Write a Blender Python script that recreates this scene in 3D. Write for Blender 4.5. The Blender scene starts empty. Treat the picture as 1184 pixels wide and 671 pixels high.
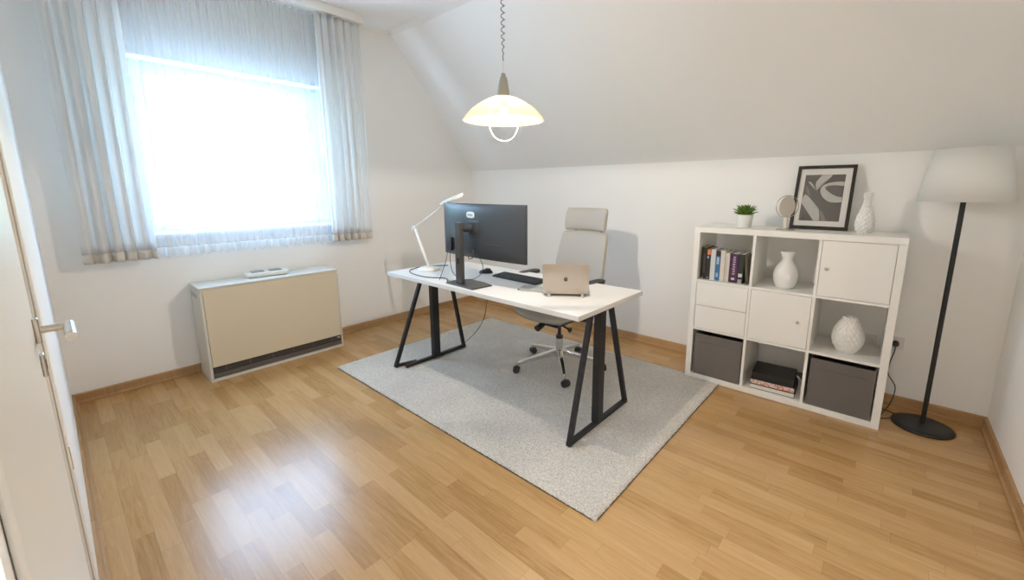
import bpy, bmesh, math, random
from mathutils import Vector, Matrix, Euler
random.seed(7)
PI = math.pi
sc = bpy.context.scene
COL = sc.collection

# ------------------------------------------------------------------ materials
def nodes(name):
    m = bpy.data.materials.new(name); m.use_nodes = True
    nt = m.node_tree
    for n in list(nt.nodes):
        nt.nodes.remove(n)
    out = nt.nodes.new('ShaderNodeOutputMaterial')
    return m, nt, out

def N(nt, kind, **kw):
    n = nt.nodes.new(kind)
    for k, v in kw.items():
        if k in n.inputs.keys():
            n.inputs[k].default_value = v
        else:
            setattr(n, k, v)
    return n

def rgba(c):
    return (c[0], c[1], c[2], 1)

def paint(name, col, rough=.5, var=.03, scale=6, bump=0.0, bscale=200, metal=0, spec=.5, coat=0):
    """painted / moulded surface: slight tone variation and optional fine bump"""
    m, nt, out = nodes(name)
    p = N(nt, 'ShaderNodeBsdfPrincipled', Roughness=rough, Metallic=metal)
    p.inputs['Specular IOR Level'].default_value = spec
    p.inputs['Coat Weight'].default_value = coat
    tc = N(nt, 'ShaderNodeTexCoord'); nz = N(nt, 'ShaderNodeTexNoise', Scale=scale, Detail=3.0)
    nt.links.new(tc.outputs['Object'], nz.inputs['Vector'])
    mx = N(nt, 'ShaderNodeMix', data_type='RGBA')
    a = [max(0, c*(1-var)) for c in col]; b = [min(1, c*(1+var)) for c in col]
    mx.inputs[6].default_value = rgba(a); mx.inputs[7].default_value = rgba(b)
    nt.links.new(nz.outputs['Fac'], mx.inputs[0])
    nt.links.new(mx.outputs[2], p.inputs['Base Color'])
    if bump:
        n2 = N(nt, 'ShaderNodeTexNoise', Scale=bscale, Detail=4.0)
        nt.links.new(tc.outputs['Object'], n2.inputs['Vector'])
        bp = N(nt, 'ShaderNodeBump', Strength=bump, Distance=.002)
        nt.links.new(n2.outputs['Fac'], bp.inputs['Height'])
        nt.links.new(bp.outputs['Normal'], p.inputs['Normal'])
    nt.links.new(p.outputs[0], out.inputs[0])
    return m

def cloth(name, col, trans, clear=0.0, tint=None, weave=0):
    """curtain cloth: diffuse + translucent, clear = open share of the weave"""
    m, nt, out = nodes(name)
    d = N(nt, 'ShaderNodeBsdfDiffuse', Color=rgba(col)); t = N(nt, 'ShaderNodeBsdfTranslucent', Color=rgba(tint or col))
    mx = N(nt, 'ShaderNodeMixShader'); mx.inputs[0].default_value = trans
    nt.links.new(d.outputs[0], mx.inputs[1]); nt.links.new(t.outputs[0], mx.inputs[2])
    last = mx
    if clear:
        tr = N(nt, 'ShaderNodeBsdfTransparent', Color=(1, 1, 1, 1))
        m2 = N(nt, 'ShaderNodeMixShader'); m2.inputs[0].default_value = clear
        if weave:
            tc = N(nt, 'ShaderNodeTexCoord'); nz = N(nt, 'ShaderNodeTexNoise', Scale=weave, Detail=2.0)
            mp = N(nt, 'ShaderNodeMapRange'); mp.inputs['To Min'].default_value = clear-.12; mp.inputs['To Max'].default_value = clear+.12
            nt.links.new(tc.outputs['Object'], nz.inputs['Vector']); nt.links.new(nz.outputs['Fac'], mp.inputs['Value'])
            nt.links.new(mp.outputs[0], m2.inputs[0])
        nt.links.new(mx.outputs[0], m2.inputs[1]); nt.links.new(tr.outputs[0], m2.inputs[2]); last = m2
    nt.links.new(last.outputs[0], out.inputs[0])
    return m

def fabric(name, col, rough=.9, scale=900, var=.12, bump=.4):
    m, nt, out = nodes(name)
    p = N(nt, 'ShaderNodeBsdfPrincipled', Roughness=rough)
    p.inputs['Sheen Weight'].default_value = .15
    tc = N(nt, 'ShaderNodeTexCoord'); v = N(nt, 'ShaderNodeTexNoise', Scale=scale*.5, Detail=2.0)
    nt.links.new(tc.outputs['Object'], v.inputs['Vector'])
    mx = N(nt, 'ShaderNodeMix', data_type='RGBA')
    mx.inputs[6].default_value = rgba([c*(1-var) for c in col]); mx.inputs[7].default_value = rgba([min(1, c*(1+var)) for c in col])
    nt.links.new(v.outputs['Fac'], mx.inputs[0]); nt.links.new(mx.outputs[2], p.inputs['Base Color'])
    bp = N(nt, 'ShaderNodeBump', Strength=bump, Distance=.001)
    nt.links.new(v.outputs['Fac'], bp.inputs['Height']); nt.links.new(bp.outputs['Normal'], p.inputs['Normal'])
    nt.links.new(p.outputs[0], out.inputs[0])
    return m

def emit(name, col, s):
    m, nt, out = nodes(name)
    e = N(nt, 'ShaderNodeEmission', Color=rgba(col), Strength=s)
    nt.links.new(e.outputs[0], out.inputs[0]); return m

def thin_glass(name, tint=(1, 1, 1), glossy=.08):
    m, nt, out = nodes(name)
    tr = N(nt, 'ShaderNodeBsdfTransparent', Color=rgba(tint)); g = N(nt, 'ShaderNodeBsdfGlossy', Roughness=.02)
    mx = N(nt, 'ShaderNodeMixShader'); mx.inputs[0].default_value = glossy
    nt.links.new(tr.outputs[0], mx.inputs[1]); nt.links.new(g.outputs[0], mx.inputs[2]); nt.links.new(mx.outputs[0], out.inputs[0])
    return m

def parquet(name, light, mid, dark, rough=.3, strip=.068, length=.43):
    """ship-deck laminate: strips along x, staves of uneven tone, fine grain"""
    m, nt, out = nodes(name)
    L = nt.links.new
    def M(op, a, b=None, c=None):
        n = nt.nodes.new('ShaderNodeMath'); n.operation = op
        for i, v in enumerate((a, b, c)):
            if v is None: continue
            if isinstance(v, (int, float)): n.inputs[i].default_value = v
            else: L(v, n.inputs[i])
        return n.outputs[0]
    tc = N(nt, 'ShaderNodeTexCoord'); sp = N(nt, 'ShaderNodeSeparateXYZ'); L(tc.outputs['Object'], sp.inputs[0])
    x, y = sp.outputs[0], sp.outputs[1]
    ry = M('DIVIDE', y, strip); row = M('FLOOR', ry); fy = M('SUBTRACT', ry, row)
    wn = N(nt, 'ShaderNodeTexWhiteNoise', noise_dimensions='1D'); L(row, wn.inputs['W'])
    rx = M('ADD', M('DIVIDE', x, length), M('MULTIPLY', wn.outputs['Value'], 9.7)); colm = M('FLOOR', rx); fx = M('SUBTRACT', rx, colm)
    cb = N(nt, 'ShaderNodeCombineXYZ'); L(row, cb.inputs[0]); L(colm, cb.inputs[1])
    w2 = N(nt, 'ShaderNodeTexWhiteNoise', noise_dimensions='3D'); L(cb.outputs[0], w2.inputs['Vector'])
    # grain: stretched noise shifted per stave
    off = N(nt, 'ShaderNodeVectorMath', operation='SCALE'); L(w2.outputs['Color'], off.inputs[0]); off.inputs['Scale'].default_value = 20
    mp = N(nt, 'ShaderNodeMapping'); mp.inputs['Scale'].default_value = (1.7, 24, 1); L(tc.outputs['Object'], mp.inputs['Vector'])
    ad = N(nt, 'ShaderNodeVectorMath', operation='ADD'); L(mp.outputs[0], ad.inputs[0]); L(off.outputs[0], ad.inputs[1])
    g1 = N(nt, 'ShaderNodeTexNoise', Scale=1.7, Detail=7.0, Roughness=.68, Distortion=1.6); L(ad.outputs[0], g1.inputs['Vector'])
    tone = M('ADD', M('MULTIPLY', w2.outputs['Value'], .34), M('MULTIPLY', g1.outputs['Fac'], .80))
    cr = N(nt, 'ShaderNodeValToRGB'); L(tone, cr.inputs[0])
    e = cr.color_ramp.elements; e[0].position = .30; e[0].color = rgba(dark); e[1].position = .80; e[1].color = rgba(light)
    k = e.new(.55); k.color = rgba(mid)
    # joints
    jy = M('MINIMUM', fy, M('SUBTRACT', 1, fy)); jx = M('MINIMUM', fx, M('SUBTRACT', 1, fx))
    seam = M('MAXIMUM', M('LESS_THAN', jy, .012), M('LESS_THAN', jx, .0022))
    mx = N(nt, 'ShaderNodeMix', data_type='RGBA'); L(M('MULTIPLY', seam, .35), mx.inputs[0]); L(cr.outputs[0], mx.inputs[6])
    mx.inputs[7].default_value = rgba([c*.55 for c in dark])
    p = N(nt, 'ShaderNodeBsdfPrincipled', Roughness=rough); L(mx.outputs[2], p.inputs['Base Color'])
    p.inputs['Specular IOR Level'].default_value = .5
    L(M('ADD', rough-.04, M('MULTIPLY', g1.outputs['Fac'], .1)), p.inputs['Roughness'])
    L(p.outputs[0], out.inputs[0])
    return m

WALLC = (.89, .88, .855)
M = dict(
    wall=paint('wall_paint', WALLC, .9, .012, 3, .15, 260),
    ceil=paint('ceiling_paint', (.89, .88, .865), .9, .012, 3, .12, 260),
    floor=parquet('oak_parquet', (.56, .35, .158), (.485, .285, .113), (.36, .19, .065), .24),
    base=parquet('oak_skirting', (.50, .31, .15), (.44, .26, .115), (.36, .20, .08), .45, .3, 2.4),
    trimw=paint('white_trim', (.84, .83, .80), .6, .01),
    doorp=paint('door_enamel', (.82, .80, .75), .35, .01, 2),
    pvc=paint('window_pvc', (.86, .87, .87), .35, .01),
    glass=thin_glass('window_glass', (.97, .99, 1), .05),
    sheer=cloth('sheer_cloth', (.74, .76, .78), .34, .62, (.43, .50, .57), 700),
    hem=cloth('sheer_hem_cloth', (.86, .87, .88), .6, .22, (.86, .92, .96)),
    drape=cloth('drape_cloth', (.90, .885, .865), .50, .06, (.88, .88, .87)),
    drapehem=cloth('drape_hem_cloth', (.80, .75, .68), .3, 0, (.78, .74, .68)),
    white=paint('white_lacquer', (.83, .815, .77), .32, .01, 4),
    whitedesk=paint('white_foil_desktop', (.78, .765, .735), .38, .01, 4),
    black=paint('black_powder_coat', (.012, .012, .013), .42, .1, 30),
    blackp=paint('black_plastic', (.022, .022, .024), .45, .1, 30),
    mon=paint('monitor_shell', (.024, .028, .034), .40, .05, 30, .05, 500, spec=.75),
    monstand=paint('monitor_stand_grey', (.05, .048, .046), .35, .05, 30),
    chrome=paint('polished_chrome', (.75, .74, .72), .12, .02, 10, metal=1),
    steel=paint('brushed_steel', (.60, .56, .50), .28, .04, 60, metal=1),
    space=paint('warm_grey_aluminium', (.52, .465, .40), .33, .02, 10, metal=.75),
    chairf=fabric('grey_chair_fabric', (.42, .405, .375), .9, 900, .08, .3),
    chairedge=paint('chair_edge_trim', (.40, .35, .27), .6, .03),
    chairshell=paint('chair_seat_shell', (.30, .295, .285), .6, .03),
    rug=None,
    bin=fabric('bin_cloth', (.145, .130, .118), .85, 700, .14, .35),
    heatf=paint('heater_front_enamel', (.68, .60, .455), .42, .012, 2),
    heatt=paint('heater_case_enamel', (.66, .64, .58), .42, .012, 2),
    grille=paint('heater_grille', (.045, .035, .03), .5, .1, 20),
    grille2=paint('heater_grille_louvre', (.12, .105, .095), .45, .1, 20),
    lampw=paint('lamp_white_metal', (.82, .81, .77), .4, .01),
    cerw=paint('white_glazed_ceramic', (.80, .785, .75), .28, .015, 20),
    pot=paint('matt_white_pot', (.80, .79, .76), .55, .02, 20),
    soil=paint('dark_soil', (.05, .035, .02), .9, .3, 80, .5),
    socket=paint('socket_plastic', (.78, .76, .71), .4, .01),
    cap=paint('lamp_cap_metal', (.40, .375, .33), .4, .03, 10, metal=.4),
    rod=paint('white_pull_rod', (.88, .85, .78), .4, .01),
    silverp=paint('pale_silver', (.55, .555, .55), .35, .02),
    paper=paint('page_paper', (.74, .70, .62), .8, .05, 300),
    frameb=paint('dark_brown_frame', (.022, .017, .013), .42, .1, 30),
    mat_board=paint('mat_board', (.74, .72, .68), .8, .01),
    print_=paint('print_ground', (.105, .10, .092), .7, .18, 14),
    stroke=paint('print_brush_stroke', (.47, .455, .425), .7, .12, 40),
    stroke2=paint('print_brush_shade', (.19, .182, .17), .7, .12, 40),
    rose=paint('pale_metal_ring', (.55, .48, .42), .25, .03, metal=.9),
    cream=paint('cream_stem', (.66, .60, .52), .5, .02),
    mirror=paint('mirror_face', (.82, .78, .73), .06, .01, metal=1),
    grass=paint('hill_grass', (.16, .22, .10), .9, .35, .05),
)

def rug_material():
    m, nt, out = nodes('rug_pile')
    p = N(nt, 'ShaderNodeBsdfPrincipled', Roughness=.95); p.inputs['Sheen Weight'].default_value = .3
    tc = N(nt, 'ShaderNodeTexCoord')
    a = N(nt, 'ShaderNodeTexNoise', Scale=170.0, Detail=3.0, Roughness=.7); b = N(nt, 'ShaderNodeTexNoise', Scale=3.2, Detail=4.0)
    nt.links.new(tc.outputs['Object'], a.inputs['Vector']); nt.links.new(tc.outputs['Object'], b.inputs['Vector'])
    r1 = N(nt, 'ShaderNodeValToRGB'); nt.links.new(a.outputs['Fac'], r1.inputs[0])
    e = r1.color_ramp.elements; e[0].position = .32; e[0].color = (.38, .345, .292, 1); e[1].position = .66; e[1].color = (.85, .79, .70, 1)
    r2 = N(nt, 'ShaderNodeValToRGB'); nt.links.new(b.outputs['Fac'], r2.inputs[0])
    e = r2.color_ramp.elements; e[0].position = .35; e[0].color = (.88, .88, .89, 1); e[1].position = .65; e[1].color = (1, 1, 1, 1)
    mx = N(nt, 'ShaderNodeMix', data_type='RGBA', blend_type='MULTIPLY'); mx.inputs[0].default_value = 1
    nt.links.new(r1.outputs[0], mx.inputs[6]); nt.links.new(r2.outputs[0], mx.inputs[7]); nt.links.new(mx.outputs[2], p.inputs['Base Color'])
    bp = N(nt, 'ShaderNodeBump', Strength=.8, Distance=.006); nt.links.new(a.outputs['Fac'], bp.inputs['Height']); nt.links.new(bp.outputs['Normal'], p.inputs['Normal'])
    nt.links.new(p.outputs[0], out.inputs[0]); return m
M['rug'] = rug_material()

def opal():
    m, nt, out = nodes('opal_glass_shade')
    d = N(nt, 'ShaderNodeBsdfDiffuse', Color=(.20, .19, .16, 1)); t = N(nt, 'ShaderNodeBsdfTranslucent', Color=(.15, .138, .11, 1))
    tr = N(nt, 'ShaderNodeBsdfTransparent', Color=(1, .96, .88, 1)); g = N(nt, 'ShaderNodeBsdfGlossy', Roughness=.12)
    a = N(nt, 'ShaderNodeMixShader'); a.inputs[0].default_value = .5; nt.links.new(d.outputs[0], a.inputs[1]); nt.links.new(t.outputs[0], a.inputs[2])
    b = N(nt, 'ShaderNodeMixShader'); b.inputs[0].default_value = .48; nt.links.new(a.outputs[0], b.inputs[1]); nt.links.new(tr.outputs[0], b.inputs[2])
    c = N(nt, 'ShaderNodeMixShader'); c.inputs[0].default_value = .05; nt.links.new(b.outputs[0], c.inputs[1]); nt.links.new(g.outputs[0], c.inputs[2])
    nt.links.new(c.outputs[0], out.inputs[0]); return m
M['opal'] = opal()
M['shade'] = cloth('lamp_shade_cloth', (.90, .90, .87), .22, 0, (.85, .83, .78))
def bulb_glass():
    m, nt, out = nodes('glowing_bulb_glass')
    e = N(nt, 'ShaderNodeEmission', Color=(1, .80, .52, 1), Strength=8); tr = N(nt, 'ShaderNodeBsdfTransparent', Color=(1, 1, 1, 1))
    a = N(nt, 'ShaderNodeMixShader'); a.inputs[0].default_value = .75; nt.links.new(e.outputs[0], a.inputs[1]); nt.links.new(tr.outputs[0], a.inputs[2]); nt.links.new(a.outputs[0], out.inputs[0]); return m
M['bulb'] = bulb_glass()
BULB = 10600
M['filament'] = emit('filament', (1, .885, .77), BULB)

# ------------------------------------------------------------------ geometry
def box(bm, x0, x1, y0, y1, z0, z1, mat=None):
    vs = [bm.verts.new(Vector(p)) for p in ((x0, y0, z0), (x1, y0, z0), (x1, y1, z0), (x0, y1, z0), (x0, y0, z1), (x1, y0, z1), (x1, y1, z1), (x0, y1, z1))]
    if mat is not None:
        for v in vs: v.co = mat @ v.co
    for f in ((0, 3, 2, 1), (4, 5, 6, 7), (0, 1, 5, 4), (1, 2, 6, 5), (2, 3, 7, 6), (3, 0, 4, 7)):
        bm.faces.new([vs[i] for i in f])
    return vs

def bar(bm, p0, p1, w, d, up=(0, 0, 1)):
    """rectangular bar from p0 to p1; w across (perp to up), d along up side"""
    p0, p1 = Vector(p0), Vector(p1); a = (p1-p0).normalized(); u = Vector(up)
    s = a.cross(u)
    if s.length < 1e-5: s = a.cross(Vector((1, 0, 0)))
    s.normalize(); t = s.cross(a).normalized()
    vs = []
    for p in (p0, p1):
        for i, j in ((-1, -1), (1, -1), (1, 1), (-1, 1)):
            vs.append(bm.verts.new(p + s*i*w/2 + t*j*d/2))
    for f in ((0, 1, 2, 3), (7, 6, 5, 4), (0, 4, 5, 1), (1, 5, 6, 2), (2, 6, 7, 3), (3, 7, 4, 0)):
        bm.faces.new([vs[i] for i in f])

def tube(bm, pts, r, seg=12, closed=False, caps=True):
    pts = [Vector(p) for p in pts]; n = len(pts)
    rad = r if isinstance(r, (list, tuple)) else [r]*n
    rings = []; prev = None
    for i, p in enumerate(pts):
        if closed: d = pts[(i+1) % n]-pts[i-1]
        else: d = pts[min(i+1, n-1)]-pts[max(i-1, 0)]
        d.normalize()
        if prev is None:
            u = Vector((0, 0, 1)) if abs(d.z) < .9 else Vector((1, 0, 0))
            s = d.cross(u).normalized()
        else:
            s = prev - d*prev.dot(d)
            s = s.normalized() if s.length > 1e-6 else d.orthogonal().normalized()
        prev = s; t = d.cross(s)
        rings.append([bm.verts.new(p+(s*math.cos(2*PI*k/seg)+t*math.sin(2*PI*k/seg))*rad[i]) for k in range(seg)])
    m = n if closed else n-1
    for i in range(m):
        a, b = rings[i], rings[(i+1) % n]
        for k in range(seg):
            bm.faces.new((a[k], a[(k+1) % seg], b[(k+1) % seg], b[k]))
    if caps and not closed:
        bm.faces.new(rings[0][::-1]); bm.faces.new(rings[-1])

def lathe(bm, prof, seg=48, c=(0, 0, 0), fn=None, rot=None):
    """prof: [(r,z)], fn(theta,z,r)->r; r==0 closes to a point"""
    c = Vector(c); rings = []
    for (r, z) in prof:
        if r <= 1e-6:
            rings.append([bm.verts.new(Vector((0, 0, z)))])
        else:
            row = []
            for k in range(seg):
                th = 2*PI*k/seg; rr = fn(th, z, r) if fn else r
                row.append(bm.verts.new(Vector((rr*math.cos(th), rr*math.sin(th), z))))
            rings.append(row)
    for a, b in zip(rings[:-1], rings[1:]):
        if len(a) == 1 and len(b) == 1: continue
        for k in range(seg):
            j = (k+1) % seg
            if len(a) == 1: bm.faces.new((a[0], b[j], b[k]))
            elif len(b) == 1: bm.faces.new((a[k], a[j], b[0]))
            else: bm.faces.new((a[k], a[j], b[j], b[k]))
    for row in rings:
        for v in row:
            if rot is not None: v.co = rot @ v.co
            v.co = v.co + c

def prism(bm, poly, t, xf=None):
    """extrude polygon [(x,y)] in the local XY plane by t along Z"""
    a = [bm.verts.new(Vector((p[0], p[1], 0))) for p in poly]; b = [bm.verts.new(Vector((p[0], p[1], t))) for p in poly]
    n = len(poly)
    bm.faces.new(a[::-1]); bm.faces.new(b)
    for i in range(n): bm.faces.new((a[i], a[(i+1) % n], b[(i+1) % n], b[i]))
    if xf is not None:
        for v in a+b: v.co = xf @ v.co

def grid(bm, nu, nv, fn):
    vs = [[bm.verts.new(Vector(fn(i/nu, j/nv))) for j in range(nv+1)] for i in range(nu+1)]
    for i in range(nu):
        for j in range(nv):
            bm.faces.new((vs[i][j], vs[i+1][j], vs[i+1][j+1], vs[i][j+1]))
    return vs

def obj(name, bm, mat, parent=None, bevel=0, smooth=False, solid=0, subsurf=0, kind=None, loc=None, rotz=0, seg=2):
    bmesh.ops.recalc_face_normals(bm, faces=bm.faces)
    me = bpy.data.meshes.new(name); bm.to_mesh(me); bm.free()
    o = bpy.data.objects.new(name, me); COL.objects.link(o)
    me.materials.append(mat)
    if smooth:
        for p in me.polygons: p.use_smooth = True
    if parent: o.parent = parent
    if loc: o.location = loc
    if rotz: o.rotation_euler.z = rotz
    if solid:
        s = o.modifiers.new('solid', 'SOLIDIFY'); s.thickness = solid; s.offset = 0
    if bevel:
        b = o.modifiers.new('bevel', 'BEVEL'); b.width = bevel; b.segments = seg; b.limit_method = 'ANGLE'; b.angle_limit = math.radians(40)
        if not smooth:
            for p in me.polygons: p.use_smooth = True
            w = o.modifiers.new('wn', 'WEIGHTED_NORMAL'); w.keep_sharp = True
    if subsurf:
        s = o.modifiers.new('sub', 'SUBSURF'); s.levels = subsurf; s.render_levels = subsurf
    if kind: o['kind'] = kind
    return o

def B(): return bmesh.new()

def thing(name, label, cat, loc=(0, 0, 0), rotz=0, group=None):
    o = bpy.data.objects.new(name, None); COL.objects.link(o); o.empty_display_size = .05
    o.location = loc; o.rotation_euler.z = rotz
    o['label'] = label; o['category'] = cat
    if group: o['group'] = group
    return o

def tag(o, label, cat, group=None):
    o['label'] = label; o['category'] = cat
    if group: o['group'] = group
    return o

def boxo(name, x0, x1, y0, y1, z0, z1, mat, parent=None, bevel=0, kind=None, smooth=False):
    bm = B(); box(bm, x0, x1, y0, y1, z0, z1)
    return obj(name, bm, mat, parent, bevel, smooth, kind=kind)

# ------------------------------------------------------------------ room
W, L, ZC, ZK, YC = 4.44, 3.4965, 2.88, 1.60, -1.01
T = .25
boxo('floor', -.0, W, -L-.0, 0, -.12, 0, M['floor'], kind='structure')
# window opening
OY0, OY1, OZ0, OZ1 = -3.03, -1.60, 1.075, 2.515
bm = B()
box(bm, -T-.1, 0, -L-.1, OY0, 0, ZC+.1); box(bm, -T-.1, 0, OY1, 0, 0, ZC+.1)
box(bm, -T-.1, 0, OY0, OY1, 0, OZ0); box(bm, -T-.1, 0, OY0, OY1, OZ1, ZC+.1)
obj('wall_window_side', bm, M['wall'], kind='structure')
boxo('wall_back', -.1, W+.1, 0, .2, -.12, ZK+.3, M['wall'], kind='structure')
boxo('wall_right', W, W+.2, -L-.1, 0, -.12, ZC+.1, M['wall'], kind='structure')
# left wall with the door recess
DX0, DX1, DH = 2.335, 3.36, 2.06
HX0, HX1 = 3.455, 4.36      # unseen doorway opened behind the camera for the added fill light
bm = B()
box(bm, -.1, DX0, -L-.2, -L, -.12, ZC+.1); box(bm, DX1, HX0, -L-.2, -L, -.12, ZC+.1); box(bm, DX0, DX1, -L-.2, -L, DH, ZC+.1)
box(bm, HX1, W+.1, -L-.2, -L, -.12, ZC+.1); box(bm, HX0, HX1, -L-.2, -L, DH, ZC+.1)
obj('wall_left', bm, M['wall'], kind='structure')
boxo('ceiling', -.1, W+.1, -L-.1, YC, ZC, ZC+.15, M['ceil'], kind='structure')
bm = B()
dy, dz = -YC, ZC-ZK; ln = math.hypot(dy, dz); ny, nz = dz/ln, dy/ln
prof = [(0, ZK), (YC, ZC), (YC+ny*.15, ZC+nz*.15), (.0+ny*.15, ZK+nz*.15)]
a = [bm.verts.new(Vector((-.1, p[0], p[1]))) for p in prof]; b = [bm.verts.new(Vector((W+.1, p[0], p[1]))) for p in prof]
bm.faces.new(a); bm.faces.new(b[::-1])
for i in range(4): bm.faces.new((a[i], a[(i+1) % 4], b[(i+1) % 4], b[i]))
obj('ceiling_slope', bm, M['ceil'], kind='structure')

# added unseen hallway behind the camera, built to carry fill light
boxo('floor_added_hall', 2.6, 5.2, -L-1.9, -L-.0005, -.12, -.001, M['floor'], kind='structure')
bm = B(); box(bm, 2.5, 2.6, -L-2.0, -L-.2, -.12, 2.55); box(bm, 5.2, 5.3, -L-2.0, -L-.2, -.12, 2.55); box(bm, 2.5, 5.3, -L-2.0, -L-1.9, -.12, 2.55); box(bm, W+.1, 5.3, -L-.2, -L-.1, -.12, 2.55)
obj('wall_added_hall', bm, M['wall'], kind='structure')
boxo('ceiling_added_hall', 2.5, 5.3, -L-2.0, -L-.2, 2.50, 2.6, M['ceil'], kind='structure')
# skirting
def skirting(name, p0, p1, inward):
    """profiled oak skirting from p0 to p1 along the wall, inward = unit normal into the room"""
    bm = B(); n = Vector(inward)
    pr = [(0, 0), (.022, 0), (.022, .012), (.014, .018), (.013, .062), (.008, .068), (0, .068)]
    ra = [bm.verts.new(Vector(p0)+n*u+Vector((0, 0, z))) for u, z in pr]; rb = [bm.verts.new(Vector(p1)+n*u+Vector((0, 0, z))) for u, z in pr]
    k = len(pr)
    for i in range(k): bm.faces.new((ra[i], ra[(i+1) % k], rb[(i+1) % k], rb[i]))
    bm.faces.new(ra); bm.faces.new(rb[::-1])
    return obj(name, bm, M['base'], kind='structure')
skirting('baseboard_window_side', (0, -L, 0), (0, 0, 0), (1, 0, 0))
skirting('baseboard_back', (0, 0, 0), (W, 0, 0), (0, -1, 0))
skirting('baseboard_right', (W, 0, 0), (W, -L, 0), (-1, 0, 0))
skirting('baseboard_left', (0, -L, 0), (DX0-.07, -L, 0), (0, 1, 0))
# cornice along ceiling
def cove(name, pts_a, pts_b):
    bm = B()
    a = [bm.verts.new(Vector(p)) for p in pts_a]; b = [bm.verts.new(Vector(p)) for p in pts_b]; k = len(a)
    for i in range(k): bm.faces.new((a[i], a[(i+1) % k], b[(i+1) % k], b[i]))
    bm.faces.new(a); bm.faces.new(b[::-1]); return obj(name, bm, M['trimw'], kind='structure')
c0 = .03
cove('trim_1', [(0, -L, ZC), (c0, -L, ZC), (.012, -L, ZC-.012), (0, -L, ZC-c0)], [(0, YC, ZC), (c0, YC, ZC), (.012, YC, ZC-.012), (0, YC, ZC-c0)])
cove('trim_2', [(0, YC-.03, ZC), (0, YC, ZC), (0, YC+.019, ZC-.024), (0, YC-.002, ZC-.012)], [(W, YC-.03, ZC), (W, YC, ZC), (W, YC+.019, ZC-.024), (W, YC-.002, ZC-.012)])

# ------------------------------------------------------------------ window
wf = B(); X0, X1 = -.245, -.185
box(wf, X0, X1, OY0, OY0+.07, OZ0, 2.261); box(wf, X0, X1, OY1-.07, OY1, OZ0, 2.261)
box(wf, X0, X1, OY0+.07, OY1-.07, OZ0, OZ0+.03); box(wf, X0, X1, OY0+.07, OY1-.07, 2.215, 2.261)
win = obj('window_1', wf, M['pvc'], bevel=.004, kind='structure')
s = B(); GY0, GY1, GZ0, GZ1 = -2.87, -1.82, 1.14, 2.165
SX0, SX1 = -.235, -.165
box(s, SX0, SX1, OY0+.071, GY0, OZ0+.031, 2.214); box(s, SX0, SX1, GY1, OY1-.071, OZ0+.031, 2.214)
box(s, SX0, SX1, GY0, GY1, OZ0+.031, GZ0); box(s, SX0, SX1, GY0, GY1, GZ1, 2.214)
obj('window_sash', s, M['pvc'], win, bevel=.006)
boxo('window_pane', -.208, -.200, GY0, GY1, GZ0, GZ1, M['glass'], win)
bm = B(); box(bm, -.165, -.150, -1.70, -1.675, 1.60, 1.66); bar(bm, (-.140, -1.687, 1.63), (-.140, -1.687, 1.50), .018, .012, (1, 0, 0)); tube(bm, [(-.15, -1.687, 1.63), (-.137, -1.687, 1.63)], .008)
obj('window_handle', bm, M['steel'], win, bevel=.002)
sb = B(); box(sb, -.26, -.030, OY0+.001, OY1-.001, 2.262, OZ1-.001); box(sb, -.030, -.022, OY0+.001, OY1-.001, 2.262, 2.280)
obj('roller_box', sb, M['pvc'], win, bevel=.003)
boxo('window_sill', -.19, .03, OY0-.02, OY1+.02, OZ0-.028, OZ0-.001, M['trimw'], win, bevel=.005)

# pelmet / curtain rail box
pel = B(); box(pel, .002, .20, -3.49, -1.39, 2.812, 2.879)
obj('trim_3', pel, M['trimw'], bevel=.003, kind='structure')

# curtains: folded sheets
def folded(y0, y1, z0, z1, xc, folds, amp, seed, nu=None, nz=40, spread=0.0, sharp=1.0, tilt=0.0, jag=0):
    rnd = random.Random(seed); ph = [rnd.uniform(0, 2*PI) for _ in range(6)]
    nu = nu or int(folds*14)
    def fn(u, v):
        z = z1+(z0-z1)*v
        y = y0+(y1-y0)*u
        ym = (y0+y1)/2; y = ym+(y-ym)*(1+spread*v)+tilt*v
        w = u*folds*2*PI+.8*math.sin(u*5+ph[0])+.25*math.sin(v*2.2+ph[1]+u*3)
        s = math.sin(w); s = math.copysign(abs(s)**sharp, s)
        a = amp*(.65+.35*v)*(1+.3*math.sin(u*7+ph[2]))
        x = xc+a*s+.25*amp*math.sin(2.3*w+ph[3])+.004*math.sin(v*4+ph[4]+u*9)
        yy = y+.25*amp*math.cos(w*1.0+ph[5])
        return (x, yy, z+jag*math.sin(w)*v)
    return nu, nz, fn
TZ = 2.811
# sheer
sheer = thing('sheer_curtain', 'long white see-through pleated curtain hanging across the whole window', 'curtain', (.10, -2.36, .917))
o_ = Vector((.10, -2.36, .917))
nu, nz_, fn = folded(-3.16, -1.66, .985, TZ, .09, 26, .016, 3, nu=420, nz=24, sharp=.8)
bm = B(); grid(bm, nu, nz_, lambda u, v: Vector(fn(u, v))-o_); obj('curtain_sheet', bm, M['sheer'], sheer, smooth=True)
fn_s = fn
def hemfn(u, v):
    p = Vector(fn_s(u, 1.0)); p2 = Vector(fn_s(u, .995)); w = .0
    p.x += (p.x-.09)*.35*v; p.z = .985-(.068+.006*math.sin(u*26*2*PI))*v
    return p-o_
bm = B(); grid(bm, 420, 3, hemfn); obj('bottom_hem', bm, M['hem'], sheer, smooth=True)
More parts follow.
